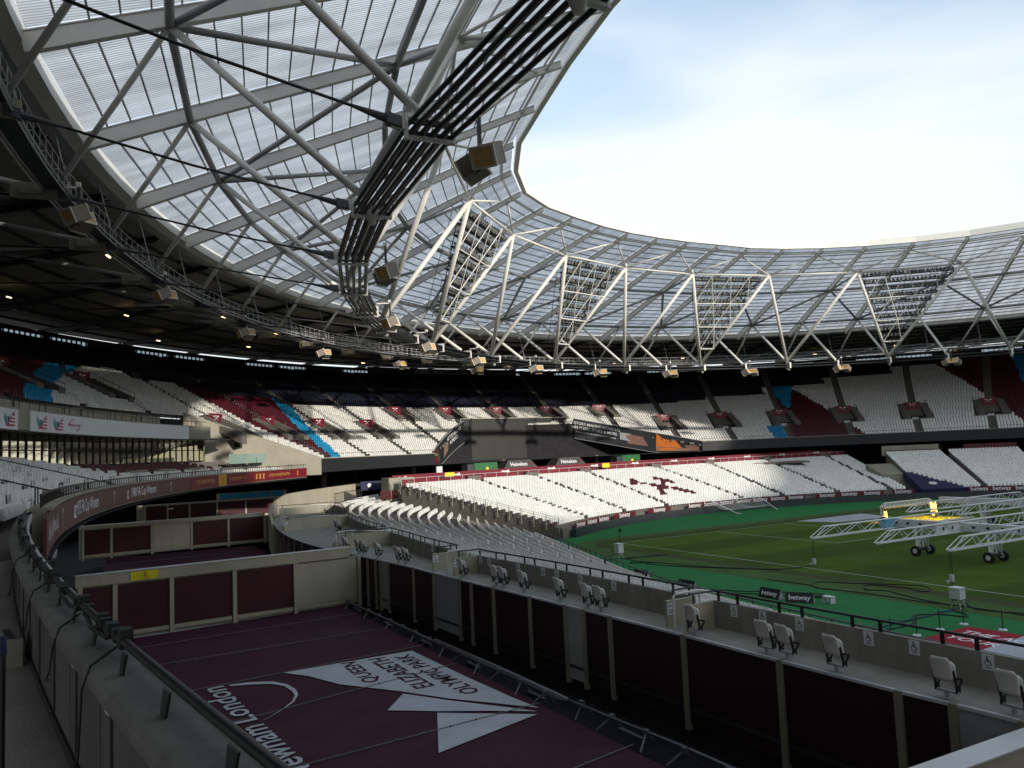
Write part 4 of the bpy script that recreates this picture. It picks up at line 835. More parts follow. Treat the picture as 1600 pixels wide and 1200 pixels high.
# individual seats: shell with curved top, folded pan, side brackets
def seat_mesh():
    mb = MB(); n = 6; rows = []
    for j in range(4):
        f = j/3; y = -.12-.055*(f*2-1)*1.2; z = .40+.44*f; wd = .225*(1 if j < 3 else .86); rows.append([(-wd+2*wd*i/n, y-.035*(1-(2*i/n-1)**2)+(0), z-(.05*(abs(2*i/n-1)**3) if j == 3 else 0)) for i in range(n+1)]+[(wd-2*wd*i/n, y+.03-.035*(1-(1-2*i/n)**2), z-(.05*(abs(2*i/n-1)**3) if j == 3 else 0)) for i in range(n+1)])
    mb.sweep(rows); c = len(mb.f)
    mb.boxax((0, -.01, .58), (.2, 0, 0), (0, .035, .004), (0, -.035, .19)); mb.boxax((0, -.07, .33), (.20, 0, 0), (0, .05, 0), (0, 0, .05), 1)
    return mb
ISM = meshof('seat', seat_mesh(), ['white_seat', 'black'])
secname = ['leftmost section', 'second section', 'third section', 'fourth section', 'fifth section', 'sixth section', 'seventh section', 'eighth section']
rown = ['front', 'second', 'third', 'fourth', 'fifth', 'sixth', 'seventh', 'eighth', 'ninth', 'tenth', 'eleventh', 'twelfth']
ordn = ['first', 'second', 'third', 'fourth', 'fifth', 'sixth', 'seventh', 'eighth', 'ninth', 'tenth', 'eleventh', 'twelfth', 'thirteenth', 'fourteenth', 'fifteenth', 'sixteenth', 'seventeenth', 'eighteenth', 'nineteenth', 'twentieth']
cnt = {}
for d_, x, y, z, a, cl, i, gi in sorted(SEATIND, key=lambda c: (c[7], c[6], -c[2])):
    q = cnt.get((gi, i), 0); cnt[(gi, i)] = q+1
    o = put('stadium_seat', ISM); o.location = (x, y, z); o.rotation_euler = (0, 0, a-math.pi/2+random.gauss(0, .03)); tag(o, f'white tip-up seat, {ordn[min(q, 19)]} from the right in the {rown[i]} row, {secname[min(gi, 7)]}, west balcony', 'seat', 'white tip-up seats of the west balcony')
mb = MB()      # gangway rails and hoops on the balcony
for g in gang:
    for i in range(2, 8, 3):
        p = BP(g, 1.2+.85*i, bz(i, g)); d = ED(EA, EB, g); tn = Vector((-d.y, d.x, 0))*.28; mb.path([p-tn, p-tn+Vector((0, 0, .9)), p+tn+Vector((0, 0, .9)), p+tn], .016, 4)
    p = BP(g, .6, 8.5); d = ED(EA, EB, g); tn = Vector((-d.y, d.x, 0))*.45; mb.path([p-tn, p-tn+Vector((0, 0, 1.35)), p+tn+Vector((0, 0, 1.35)), p+tn], .02, 4)
for g in (-1.315, -1.175):
    mb.path([BP(g+.008, .6+j*1.6, bz(j*1.75, g)+.95) for j in range(7)], .03, 4)
obj('gangway_rails', mb, 'black', WB, kind='stuff')
for t in (-.985, -.92, -.855):     # table tops on the claret level
    mb = MB(); p = BP(t, 4.3, bz(4, t)+.75); d = ED(EA, EB, t); mb.boxax(p, Vector((-d.y, d.x, 0))*1.9, d*.22, (0, 0, .06)); obj('drinks_ledge', mb, 'concrete', WB)
# lounge glazing
GD = 11.6
bs(-1.5, -.73, 40, [(GD+2.5, 9.5), (GD+2.6, 9.5), (GD+2.6, 13.6), (GD+2.5, 13.6)], 'lounge_back', 'pale_blind')
bs(-1.5, -.73, 40, [(GD-.2, 9), (GD+2.5, 9), (GD+2.5, 10.7), (GD-.2, 10.7)], 'lounge_floor', 'void')
ts = [-1.12+.0117*i for i in range(37)]
for i, (a, b) in enumerate(zip(ts, ts[1:])):
    for z0, z1 in ((10.72, 11.95), (12.0, 13.28)):
        mb = MB(); A, B = BP(a+.0007, GD, 0), BP(b-.0007, GD, 0); mb.add([A+Vector((0, 0, z0)), B+Vector((0, 0, z0)), B+Vector((0, 0, z1)), A+Vector((0, 0, z1))], [(0, 1, 2, 3)]); obj('lounge_pane', mb, 'window_glass', WB)
    mb = MB(); d = ED(EA, EB, a); wdt = .16 if i % 3 == 0 else .07; mb.box(BP(a, GD, 12.0), .16, wdt, 2.6, math.atan2(d.y, d.x)); obj('mullion', mb, 'black', WB)
bs(-1.30, -.70, 36, [(GD-.08, 11.93), (GD+.06, 11.93), (GD+.06, 12.02), (GD-.08, 12.02)], 'transom', 'black'); bs(-1.30, -.70, 36, [(GD-.1, 10.62), (GD+.1, 10.62), (GD+.1, 10.74), (GD-.1, 10.74)], 'sill', 'black')
bs(-1.55, -.70, 40, [(7.9, 12.98), (GD+.3, 13.28), (GD+.3, 13.5), (7.9, 13.1)], 'lounge_soffit', 'dark_steel')
for i in range(30):
    t = -1.42+.0235*i; mb = MB(); mb.beam(BP(t, 8.3, 12.99), BP(t+.004, GD-.2, 13.23), .25, .03); obj('soffit_fin', mb, 'grey_steel', WB)
# white banner on the upper tier front
BN = thing('fascia_banner', 'long white banner with coloured wing logos above the lounge windows', 'banner', BP(-1.1, 8, 13.1))
mb = MB(); mb.sweep(esweep(EA, EB, -1.09, -.794, 24, [(7.85, 13.05), (7.95, 13.05), (7.95, 14.42), (7.85, 14.42)])); obj('banner_cloth', mb, 'white_board', BN)
B2 = thing('fascia_banner', 'small white banner with one wing logo at the left edge', 'banner', BP(-1.225, 8, 13.1))
mb = MB(); mb.sweep(esweep(EA, EB, -1.14, -1.109, 4, [(7.85, 13.05), (7.95, 13.05), (7.95, 14.35), (7.85, 14.35)])); obj('banner_cloth', mb, 'white_board', B2)
def logo(B, t):
    k = sp(t)*1.06
    def q(x, y): return BP(t+x/k, 7.80, 13.18+y)
    for poly, m in (([(-.75, .95), (-.62, .35), (-.2, .1), (-.3, .55)], 'logo_teal'), ([(-.25, .75), (-.2, .3), (.1, .55)], 'heineken_green'), ([(-.5, .08), (.9, .08), (.85, 1.05)], 'logo_pink')):
        mb = MB(); mb.add([q(*p) for p in poly], [tuple(range(len(poly)))]); obj('logo_shape', mb, m, B)
    for i, wd in enumerate((.7, .95, 1.2)):
        mb = MB(); mb.add([tuple(BP(t+x/k, 7.77, 13.18+y)) for x, y in ((.86-wd*.8, .62-.22*i), (.84, .62-.22*i), (.84, .72-.22*i), (.9-wd*.8, .72-.22*i))], [(0, 1, 2, 3)]); obj('logo_bar', mb, 'white_print', B)
logo(B2, -1.123); logo(BN, -1.073); logo(BN, -1.046)
mb = textmb('Newham London', .30); mapmb(mb, lambda x, y, z: BP(-1.018+x/95, 7.80, 13.75+y)); obj('lettering', mb, 'logo_pink', BN)
mb = MB(); k = sp(-1.018); mb.path([BP(-1.018+(-.9+.25*i)/k, 7.80, 13.75+.42*math.sin(i*.8)) for i in range(4)], .02, 4); mb.path([BP(-1.018+(.9-.2*i)/k, 7.80, 13.7-.4*math.sin(i*.8)) for i in range(4)], .02, 4); obj('logo_arc', mb, 'logo_pink', BN)
# upper front of the west tier
bs(-1.9, -.745, 44, [(7.96, 13.0), (8.4, 13.0), (8.4, 14.5), (7.96, 14.5)], 'upper_parapet', 'beige_dark'); bs(-1.9, -.74, 44, [(8.4, 14.2), (12.6, 14.2), (12.6, 14.3), (8.4, 14.3)], 'upper_walkway', 'floor_conc')
for a, b in ((-1.20, -1.067), (-1.064, -.962), (-.958, -.853), (-.85, -.815)): bs(a, b, 10, [(10.0, 14.3), (10.3, 14.3), (10.3, 15.4), (10.0, 15.4)], 'vomitory_front', 'concrete')
mb = MB(); n = 90
mb.path([BP(-1.35+.6*i/n, 8.2, 15.0) for i in range(n+1)], .03, 4)
for i in range(0, n, 4): p = BP(-1.35+.6*i/n, 8.2, 14.5); mb.tube(p, p+Vector((0, 0, .5)), .022, n=4)
for i in range(14):
    t = -1.28+.04*i; p = BP(t, 9.2, 14.3); d = ED(EA, EB, t); tn = Vector((-d.y, d.x, 0))*.5; mb.path([p-tn, p-tn+Vector((0, 0, 1.1)), p+tn+Vector((0, 0, 1.1)), p+tn], .03, 4)
obj('upper_rails', mb, 'black', WB, kind='stuff')
# sloping end wall towards the north tier
mb = MB(); rows = []
for i in range(13):
    f = i/12; o = 12.4*f-.02; t = -.603-.122*f; z = 10.0+.487*o+.55; p = EP(85.4+o, 110.5+o*1.05, t, 0); q = EP(85.4+o, 110.5+o*1.05, t+.003, 0); rows.append([Vector((p.x, p.y, 8.3)), Vector((q.x, q.y, 8.3)), Vector((q.x, q.y, z)), Vector((p.x, p.y, z))])
mb.sweep(rows); obj('end_wall', mb, 'concrete', WB)
mb = MB()
for i in range(12): p = rows[i][2]; q = rows[i+1][2]; mb.tube(p, p+Vector((0, 0, .8)), .025, n=4); mb.tube(p+Vector((0, 0, .8)), q+Vector((0, 0, .8)), .03, n=4)
obj('end_wall_rail', mb, 'dark_steel', WB)
for i in range(4):
    a, b = BP(-.735+.022*i, 6.2, 10.0), BP(-.7145+.022*i, 6.2, 10.0); mb = MB(); mb.beam(a+Vector((0, 0, .75)), b+Vector((0, 0, .75)), .03, 1.1); obj('glass_balustrade', mb, 'glass_rail', WB)

# ------------------------------------------------------------ near parapet and walkway
WK = bs(-1.76, -1.43, 30, [(.2, 8.42), (3.2, 8.42), (3.2, 8.3), (.2, 8.3)], 'walkway', 'floor_conc'); WK['kind'] = 'structure'; WK.parent = None; WK.location = EP(EA, EB, -1.1, 8.4)
NA, NBb = 85.965, 118.0
def QP(t, d, z): return EP(NA+d, NBb+d, t, z)
NP = thing('walkway_parapet', 'near concrete parapet with black handrail along the shaded walkway', 'wall', QP(-1.6, 0, 8.4))
NT0, NT1 = -1.76, -1.447
def ns(name, prof, m, n=90, t0=NT0, t1=NT1): mb = MB(); mb.sweep(esweep(NA, NBb, t0, t1, n, prof)); return obj(name, mb, m, NP)
nb = 30
for i in range(nb):
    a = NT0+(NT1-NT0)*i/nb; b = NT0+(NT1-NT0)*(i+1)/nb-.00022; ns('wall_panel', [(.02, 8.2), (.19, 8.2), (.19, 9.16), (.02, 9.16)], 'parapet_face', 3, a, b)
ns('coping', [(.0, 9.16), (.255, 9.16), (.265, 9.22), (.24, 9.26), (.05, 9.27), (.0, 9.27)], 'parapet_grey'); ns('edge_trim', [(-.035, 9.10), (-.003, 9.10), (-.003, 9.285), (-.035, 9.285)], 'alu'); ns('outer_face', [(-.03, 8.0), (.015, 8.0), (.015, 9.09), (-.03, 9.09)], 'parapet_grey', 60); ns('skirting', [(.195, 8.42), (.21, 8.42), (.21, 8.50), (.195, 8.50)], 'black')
mb = MB(); mb.path([QP(NT0+(NT1-NT0)*i/120, .085, 9.385) for i in range(121)], .024, 8); obj('handrail', mb, 'black', NP, True)
def yt(y): return -math.acos(max(-1, min(1, y/NBb)))
for i in range(40):
    y = -7.9+.92*i
    if yt(y) > NT1: break
    t = yt(y); d = ED(NA, NBb, t); tn = Vector((-d.y, d.x, 0)); mb = MB(); mb.add([QP(t, .12, 9.375)-tn*.055, QP(t, .12, 9.375)+tn*.055, QP(t, .135, 9.268)+tn*.04, QP(t, .135, 9.268)-tn*.04, QP(t, .132, 9.375)-tn*.055, QP(t, .132, 9.375)+tn*.055, QP(t, .147, 9.268)+tn*.04, QP(t, .147, 9.268)-tn*.04], [(0, 1, 2, 3), (7, 6, 5, 4), (0, 4, 5, 1), (1, 5, 6, 2), (2, 6, 7, 3), (3, 7, 4, 0)]); obj('rail_bracket', mb, 'black', NP)
for y in (-3.95, -3.5, -2.6, -1.5, -.5, .9, 2.6, 4.4, 6.5, 9):     # rubber clamps and wiring tied to the rail
    for j in range(3):
        t = yt(y+.16*j+random.uniform(-.05, .05)); p = QP(t, .085+random.uniform(-.02, .03), 9.385+random.uniform(-.03, .02)); d = ED(NA, NBb, t); tn = Vector((-d.y, d.x, 0)); mb = MB(); mb.boxax(p, tn*random.uniform(.025, .06), d*.034, (0, 0, random.uniform(.03, .055))); obj('rail_clamp', mb, 'rubber', NP)
    if y in (-3.5, -1.5, .9, 4.4, 6.5, 9): continue
    t = yt(y); mb = MB(); z0 = random.uniform(8.75, 9.05); mb.path([QP(t, .12, 9.36), QP(t, .25, 9.28), QP(yt(y+.05), .285, 9.15), QP(yt(y+.07), .30, z0), QP(yt(y+.02), .33, z0-.06), QP(yt(y-.08), .32, z0-.03)], .007, 5); obj('loose_wire', mb, 'rubber', NP)
mb = MB(); mb.path([QP(yt(-3.6+.4*i), .11+.03*math.sin(i*1.7), 9.35+.02*math.sin(i*2.9)) for i in range(40)], .016, 5); obj('cable_run', mb, 'rubber', NP)
for i in range(16):
    t = yt(-5.5+1.25*i); d = ED(NA, NBb, t); mb = MB(); mb.box(QP(t, .197, 8.83), .016, .03, .62, math.atan2(d.y, d.x)); obj('panel_joint', mb, 'dark_steel', NP); mb = MB(); mb.box(QP(t, .205, 9.1), .03, .09, .02, math.atan2(d.y, d.x)); obj('joint_clip', mb, 'alu', NP)
t = -1.6885
p = Vector((-85.276, -11.905, 8.420)); mb = MB(); mb.tube(p, p+Vector((0, 0, .62)), .016, n=8); mb.tube(p, p+Vector((0, 0, .02)), .05, n=10); BPst = solo('barrier_pole', mb, 'black', 'thin black pole with a yellow clip leaning on the near parapet', 'pole', p)
mb = MB(); mb.path([(0, .0, .62), (.012, 0, .66), (.02, .0, .69), (.01, 0, .71), (-.01, 0, .69), (0, 0, .65)], .006, 5); put('clip', meshof('clip', mb, 'yellow'), BPst)
mb = MB(); mb.tube((0, 0, .62), (0, 0, .645), .011, n=6); put('chain_link', meshof('chain_link', mb, 'alu'), BPst)
p = Vector((-85.848, -12.066, 8.420)); mb = MB(); mb.tube(p, p+Vector((0, 0, .82)), .018, n=8, mi=0); mb.tube(p, p+Vector((0, 0, .03)), .09, n=12); Q = solo('barrier_pole', mb, 'black', 'dark post with a blue head at the left edge of the walkway', 'pole', p)
mb = MB(); mb.tube((0, 0, .82), (0, 0, .93), .024, .02, 8); put('head', meshof('head', mb, 'navy_drape'), Q)
p = Vector((-86.015, -8.059, 8.550)); d = ED(EA, EB, -1.63); tn = Vector((-d.y, d.x, 0)); mb = MB(); mb.boxax(p+d*.35+tn*0, tn*.40, d*.42, (0, 0, .14)); STp = solo('step_block', mb, 'floor_conc', 'low concrete step with a dark tread strip at the left edge', 'step', p)
mb = MB(); mb.boxax(d*.02+Vector((0, 0, .143)), tn*.30, d*.035, (0, 0, .004)); put('tread_strip', meshof('tread_strip', mb, 'black'), STp)
# ------------------------------------------------------------ covered boxes between balcony and platform
ZF = 2.0
def sheet(name, corners, z, m, nx=14, ny=14, sag=.10, label=None, group=None):
    """sagging fabric between four corners (x0y0, x1y0, x1y1, x0y1)"""
    a, b, c, d = [Vector((*p, 0)) for p in corners]; vs = []; n2 = (nx+1)*(ny+1)
    for lay in (0, 1):
        for j in range(ny+1):
            for i in range(nx+1):
                u, v = i/nx, j/ny; p = a.lerp(b, u).lerp(d.lerp(c, u), v); h = -sag*math.sin(math.pi*u)*(.4+.6*abs(math.sin(v*math.pi*ny/3)))-.012*math.sin(u*9+v*17)*math.sin(math.pi*v)*(0 if sag == 0 else 1)
                vs.append((p.x, p.y, z+h-.02*lay))
    fs = [(j*(nx+1)+i, j*(nx+1)+i+1, (j+1)*(nx+1)+i+1, (j+1)*(nx+1)+i) for j in range(ny) for i in range(nx)]; fs += [tuple(reversed([k+n2 for k in f])) for f in fs]
    mb = MB(); mb.add(vs, fs); return mb
TC = thing('tarpaulin', 'purple tarpaulin with white park logos covering the box nearest the camera', 'tarpaulin', (-78, 9, 2.0), 'purple tarpaulins')
tc_ = [(-84.5, -9.3), (-72.1, -9.3), (-72.0, 27.0), (-84.0, 25.6)]
obj('cloth', sheet('cloth', tc_, 2.1, 'tarp', 16, 40, .0), 'tarp', TC, True)
TZ = 2.135
def printed(name, pts, m='tarp_print'):
    mb = MB(); n = len(pts); cx, cy = sum(p[0] for p in pts)/n, sum(p[1] for p in pts)/n; mb.add([(x, y, TZ) for x, y in pts], [tuple(range(n))]); return obj(name, mb, m, TC)
printed('print_shape', [(-78.16, 14.45), (-72.81, 14.48), (-72.67, 9.6), (-72.49, 6.22), (-72.34, 4.82), (-73.14, 5.95), (-74.26, 7.45), (-75.34, 9.33), (-76.8, 11.45), (-77.47, 13.33)])
printed('print_shape', [(-75.33, 8.96), (-74.34, 7.28), (-73.17, 5.54), (-72.53, 4.55), (-73.7, 5.47), (-75.07, 6.45), (-76.42, 7.56)])
printed('print_shape', [(-75.2, 6.34), (-72.7, 4.32), (-76.54, 3.16)])
out_ = [(-80.25, 14.06), (-79.52, 13.91), (-78.77, 13.46), (-78.41, 12.71), (-78.31, 11.85), (-78.4, 11.17), (-78.71, 10.45), (-79.2, 9.82), (-79.83, 9.23), (-80.51, 8.71)]
inn_ = [(-80.23, 13.84), (-79.53, 13.55), (-78.9, 13.15), (-78.57, 12.57), (-78.48, 11.71), (-78.53, 11.14), (-78.78, 10.50), (-79.24, 9.84), (-79.84, 9.245), (-80.51, 8.70)]
mb = MB(); mb.add([(x, y, TZ) for x, y in out_+inn_], [(i, i+1, 11+i, 10+i) for i in range(9)]); obj('print_arc', mb, 'tarp_print', TC)
def ttext(txt, p0, p1, h, m, z):      # p0 -> p1 start and end of the base line; letters stand to the left
    a, b = Vector((*p0, 0)), Vector((*p1, 0)); d = (b-a); L = d.length; d.normalize(); q = Vector((-d.y, d.x, 0)); mb = textmb(txt, 1.0); xs = [v[0] for v in mb.v]; ys = [v[1] for v in mb.v]; w0 = max(xs)-min(xs); x0 = min(xs); y0 = -.36
    mapmb(mb, lambda x, y, zz: a+d*((x-x0)/w0*L)+q*((y-y0)*h/.72)+Vector((0, 0, z))); return obj('lettering', mb, m, TC)
ttext('QUEEN', (-75.39, 10.95), (-75.30, 14.3), .62, 'tarp', TZ+.012); ttext('ELIZABETH', (-74.0, 9.15), (-74.06, 14.2), .74, 'tarp', TZ+.012); ttext('OLYMPIC PARK', (-72.98, 7.5), (-73.12, 14.0), .68, 'tarp', TZ+.012)
ttext('Newham', (-79.66, 3.6), (-80.04, 8.75), .92, 'tarp_print', TZ); ttext('London', (-80.10, 9.25), (-80.38, 14.1), .92, 'tarp_print', TZ)
for (x0, y0, x1, y1) in ((-84.1, 22.9, -72.2, 23.8), (-84.2, 18.9, -72.2, 19.4), (-84.3, 13.8, -72.1, 15.0), (-84.4, 8.6, -72.1, 11.4), (-84.4, 4.1, -71.8, 5.2), (-84.5, -2.0, -71.9, .5)):
    mb = MB(); a, b = Vector((x0, y0, TZ+.02)), Vector((x1, y1, TZ+.02)); mb.path([a, a.lerp(b, .5), b], .014, 5)
    for i in range(1, 14): p = a.lerp(b, i/14); mb.tube(p+Vector((0, 0, -.02)), p+Vector((0, 0, .03)), .035, n=6)
    obj('seam_rope', mb, 'steel_pipe', TC)
mb = MB(); mb.path([(-84.0, 25.6, 2.13), (-78, 26.3, 2.10), (-72.0, 27.0, 2.13)], .025, 5); obj('edge_hem', mb, 'tarp_print', TC)
T2 = thing('tarpaulin', 'purple tarpaulin of the second box, beyond the wall with the yellow sign', 'tarpaulin', (-78, 46, 2.0), 'purple tarpaulins')
obj('cloth', sheet('cloth', [(-84.3, 30.6), (-72.6, 30.6), (-69.6, 63.6), (-82.5, 63.6)], 2.25, 'tarp', 14, 20, .0), 'tarp', T2, True)
for y in (38, 45, 52, 58): mb = MB(); mb.path([(-84, y, 2.29), (-77.5, y+.4, 2.27), (-71.3, y+.8, 2.29)], .014, 5); obj('seam_rope', mb, 'steel_pipe', T2)
T3 = thing('tarpaulin', 'dark tarpaulin of the third box under the end of the balcony', 'tarpaulin', (-70, 82, 2.0), 'purple tarpaulins')
obj('cloth', sheet('cloth', [(-82, 66.5), (-66, 66.5), (-60, 99), (-74, 99)], 2.4, 'tarp', 8, 8, .0), 'tarp', T3, True)
mb = MB(); mb.add([(-86.5, -20, ZF-.5), (-69, -20, ZF-.5), (-62, 105, ZF-.5), (-86.5, 105, ZF-.5)], [(0, 1, 2, 3)]); structure('box_floor', mb, 'void')
# steel pipe and props along the tarpaulin edge
PP = thing('edge_pipe', 'grey steel tube rail with struts along the foot of the dark panel wall', 'pipe', (-72, 10, 2.2))
pts = [(-71.95, 26.4, 2.42), (-71.9, 20, 2.42), (-71.9, 14, 2.42), (-71.8, 8.4, 2.42), (-71.8, 4.2, 2.42)]
mb = MB(); mb.path(pts, .055, 8); obj('tube', mb, 'steel_pipe', PP, True)
mb = MB(); mb.path([(-71.85, 14.2, 2.46), (-71.75, 9, 2.46), (-71.75, 4.0, 2.46)], .085, 8); obj('tube', mb, 'steel_pipe', PP, True)
mb = MB(); mb.path([(-71.7, 4.2, 2.43), (-71.4, -1, 2.43), (-71.3, -9, 2.43)], .05, 8); obj('tube', mb, 'steel_pipe', PP, True)
for i in range(22):
    y = 26-1.6*i; x = -71.85 if y > 4 else -71.5; mb = MB(); s = 1 if i % 2 else -1
    mb.tube((x, y, 2.42), (x-.42, y+.25*s, 2.05), .03, n=6); mb.tube((x, y, 2.42), (x+.55, y+.15, 1.9), .03, n=6); mb.boxax((x, y, 2.42), (.07, 0, 0), (0, .09, 0), (0, 0, .08)); obj('prop', mb, 'steel_pipe', PP)
    if i % 3 == 0: mb = MB(); mb.beam((x+.25, y, 2.0), (x+.25, y-1.1, 2.0), .14, .16); obj('ballast', mb, 'steel_pipe', PP)
# cross walls with claret panels
def crosswall(y0, y1, x0, x1, zb, zt, cap, posts, cols, lab, last=None, fac=None):
    W = thing('panel_wall', lab, 'wall', ((x0+x1)/2, y0, zb), 'claret panelled cross walls'); A, B = Vector((x0, y0, 0)), Vector((x1, y1, 0)); d = (B-A).normalized(); n = Vector((d.y, -d.x, 0)); L = (B-A).length
    def bx(s0, s1, z0, z1, t0, t1, name, m): c = A+d*((s0+s1)/2)+n*((t0+t1)/2)+Vector((0, 0, (z0+z1)/2)); mb = MB(); mb.boxax(c, d*((s1-s0)/2), n*((t1-t0)/2), (0, 0, (z1-z0)/2)); return obj(name, mb, m, W)
    if cap: bx(0, L-.6, zt, zt+cap, -.35, .10, 'top_band', 'beige'); bx(0, L-.6, zt+cap, zt+cap+.03, -.38, .13, 'capping', 'alu')
    bx(0, L, zb, zt-.004, -.30, -.02, 'core', 'beige_dark'); e = [p-x0 for p in posts]
    for i, (a, b) in enumerate(zip(e, e[1:])):
        m = cols[i]; bx(a+.13, b-.13, zb+.34, zt-.08, -.02, .03, 'wall_panel', m); bx(a+.13, b-.13, zb+.12, zb+.30, -.02, .05, 'bottom_rail', 'beige')
        mb = MB()
        for fs in (.08, .5, .92):
            for zz in (zb+.42, zt-.16): q = A+d*(a+.13+(b-a-.26)*fs)+n*.03+Vector((0, 0, zz)); mb.tube(q, q+n*.008, .022, n=6)
        o_ = obj('bolts', mb, 'dark_steel', W); o_['kind'] = 'stuff'
    for i, a in enumerate(e):
        bx(a-.10, a+.10, zb-.12, zt-.01, -.02, .12, 'post', 'beige'); bx(a-.13, a-.105, zb, zt-.02, -.02, .07, 'post_edge', 'dark_steel')
    return W, bx
W1, bx1 = crosswall(25.7, 26.7, -85.2, -71.0, 2.15, 4.78, .52, [-85.0, -83.5, -80.95, -77.9, -74.7, -71.05], ['shaded_wall_claret', 'shaded_wall_claret', 'shaded_wall_claret', 'shaded_wall_claret', 'beige'], 'nearest claret panelled cross wall, with the yellow warning sign')
c = Vector((-82.2, 25.80, 5.04)); mb = MB(); mb.boxax(c, (.62, .045, 0), (0, .012, 0), (0, 0, .21)); YS = solo('warning_sign', mb, 'yellow', 'yellow warning triangle sign on the top band of the nearest cross wall', 'sign', c)
mb = MB(); tri = [(-.20, -.165), (.20, -.165), (0, .185)]
for (a, b), (p, q) in zip(tri, tri[1:]+tri[:1]): mb.beam((a, -.016, b), (p, -.016, q), .004, .032, up=(0, 1, 0))
mb.boxax((0, -.016, .02), (.017, 0, 0), (0, .002, 0), (0, 0, .07)); mb.boxax((0, -.016, -.105), (.017, 0, 0), (0, .002, 0), (0, 0, .017)); put('pictogram', meshof('pictogram', mb, 'black'), YS)
crosswall(64.6, 65.4, -84.6, -67.6, 2.3, 4.9, .30, [-84.3, -82.0, -78.6, -75.1, -71.7, -68.2], ['shaded_wall_claret', 'shaded_wall_claret', 'beige', 'shaded_wall_claret', 'shaded_wall_claret'], 'second claret panelled cross wall with one plain beige panel')
W3, bx3 = crosswall(100.2, 101.0, -77.5, -57.6, 2.6, 5.0, .15, [-76.5, -73.7, -70.9, -67.3, -63.4, -59.4], ['shaded_wall_claret']*5, 'third claret panelled cross wall, far end, topped with blue panels')
for i in range(5): bx3(10.6+1.78*i, 12.25+1.78*i, 5.25, 6.0, .02, .10, 'blue_panel', 'blue_panel')
bx3(10.2, 19.9, 5.16, 6.10, -.2, .015, 'blue_backing', 'beige')
mb = MB(); c = LW(-60, 0)  # white notice on its left panel
bx3(3.9, 4.6, 4.4, 4.6, .035, .05, 'notice', 'box_white')
W0, bx0 = crosswall(-9.35, -9.55, -84.9, -69.6, 2.15, 4.50, .36, [-84.6, -81, -78, -75, -69.8], ['shaded_wall_claret', 'shaded_wall_claret', 'shaded_wall_claret', 'beige'], 'beige topped cross wall at the lower right corner')
# long dark panel wall along the platform edge
WT = [(-69.2, -20), (-69.3, -9), (-69.5, -5), (-69.55, 1), (-69.7, 6), (-69.9, 11), (-70.15, 16), (-70.3, 21), (-70.7, 26.2), (-71.1, 31), (-71.35, 36), (-71.2, 41.5), (-70.55, 48), (-69.4, 55), (-67.7, 62.5), (-65.6, 70), (-63.0, 77), (-60, 83)]
wt = cat(WT, 240); ycum = [p.y for p in wt]
def wx(y):
    for a, b in zip(wt, wt[1:]):
        if a.y <= y <= b.y: return a.lerp(b, (y-a.y)/(b.y-a.y))
    return wt[-1]
DW = thing('panel_wall', 'long dark claret panel wall below the wheelchair platform', 'wall', (-69.8, 8, 2))
post_y = [-19, -15, -11, -8.7, -7.3, -6.1, -2.8, .85, 4.4, 5.9, 7.0, 9.4, 12.2, 14.1, 15.2, 17.9, 20.3, 23.4, 24.4, 25.0, 26.1, 30, 33, 35.5, 38, 40.5, 43, 45.3, 47.5, 49.5, 51.5, 53.5, 55.5, 57.5, 59.5, 61.5, 63.5]
greyset = {3, 8, 13, 19, 18}
for i, (a, b) in enumerate(zip(post_y, post_y[1:])):
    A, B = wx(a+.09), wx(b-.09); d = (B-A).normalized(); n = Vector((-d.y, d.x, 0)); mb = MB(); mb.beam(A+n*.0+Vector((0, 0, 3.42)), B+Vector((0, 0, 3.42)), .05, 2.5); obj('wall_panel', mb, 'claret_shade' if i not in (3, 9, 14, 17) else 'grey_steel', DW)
    mb = MB(); mb.beam(A+n*.03+Vector((0, 0, 2.62)), B+n*.03+Vector((0, 0, 2.62)), .03, .10); obj('bottom_rail', mb, 'dark_steel', DW)
    mb = MB(); mb.beam(A+n*.01+Vector((0, 0, 4.685)), B+n*.01+Vector((0, 0, 4.685)), .10, .07); obj('top_rail', mb, 'alu', DW)
for a in post_y:
    p = wx(a); q = wx(a+.3); d = (q-p).normalized(); mb = MB(); n = Vector((-d.y, d.x, 0)); mb.boxax(p+n*.03+Vector((0, 0, 3.36)), d*.09, n*.07, (0, 0, 1.36)); obj('post', mb, 'beige_dark', DW)
mb = MB(); rows = []
for i in range(len(wt)):
    p = wt[i]
    if p.y > 64: break
    d = (wt[i+1]-wt[i]).normalized(); n = Vector((d.y, -d.x, 0)); rows.append([p+n*.06+Vector((0, 0, z)) for z in (1.2, 4.70)]+[p+n*.16+Vector((0, 0, z)) for z in (4.70, 1.2)])
mb.sweep(rows); obj('backing', mb, 'void', DW)
# ------------------------------------------------------------ wheelchair platform
WP = thing('wheelchair_platform', 'narrow concrete platform with wheelchair bays above the dark panels', 'platform', (-69, 10, 4.7))
PFp = [(-67.9, -20), (-68.0, -9), (-68.15, -4), (-68.25, 1), (-68.3, 6), (-68.45, 11), (-68.7, 16), (-68.5, 22), (-68.0, 27), (-67.4, 33), (-66.4, 41), (-64.6, 50), (-62.2, 59), (-61.2, 65), (-59.0, 71)]
pf = cat(PFp, 120); mb = MB(); vs = []
def at(line, y):
    for a, b in zip(line, line[1:]):
        if a.y <= y <= b.y: return a.lerp(b, (y-a.y)/(b.y-a.y))
    return line[-1] if y > line[-1].y else line[0]
ys = [-19+.9*i for i in range(101)]
rows = []
for y in ys:
    a, b = at(wt, y), at(pf, y)
    if y > 70: b = at(wt, y)+Vector((6.5, 0, 0))
    rows.append([a+Vector((.03, 0, 4.72)), b+Vector((0, 0, 4.72)), b+Vector((0, 0, 4.3)), a+Vector((.03, 0, 4.3))])
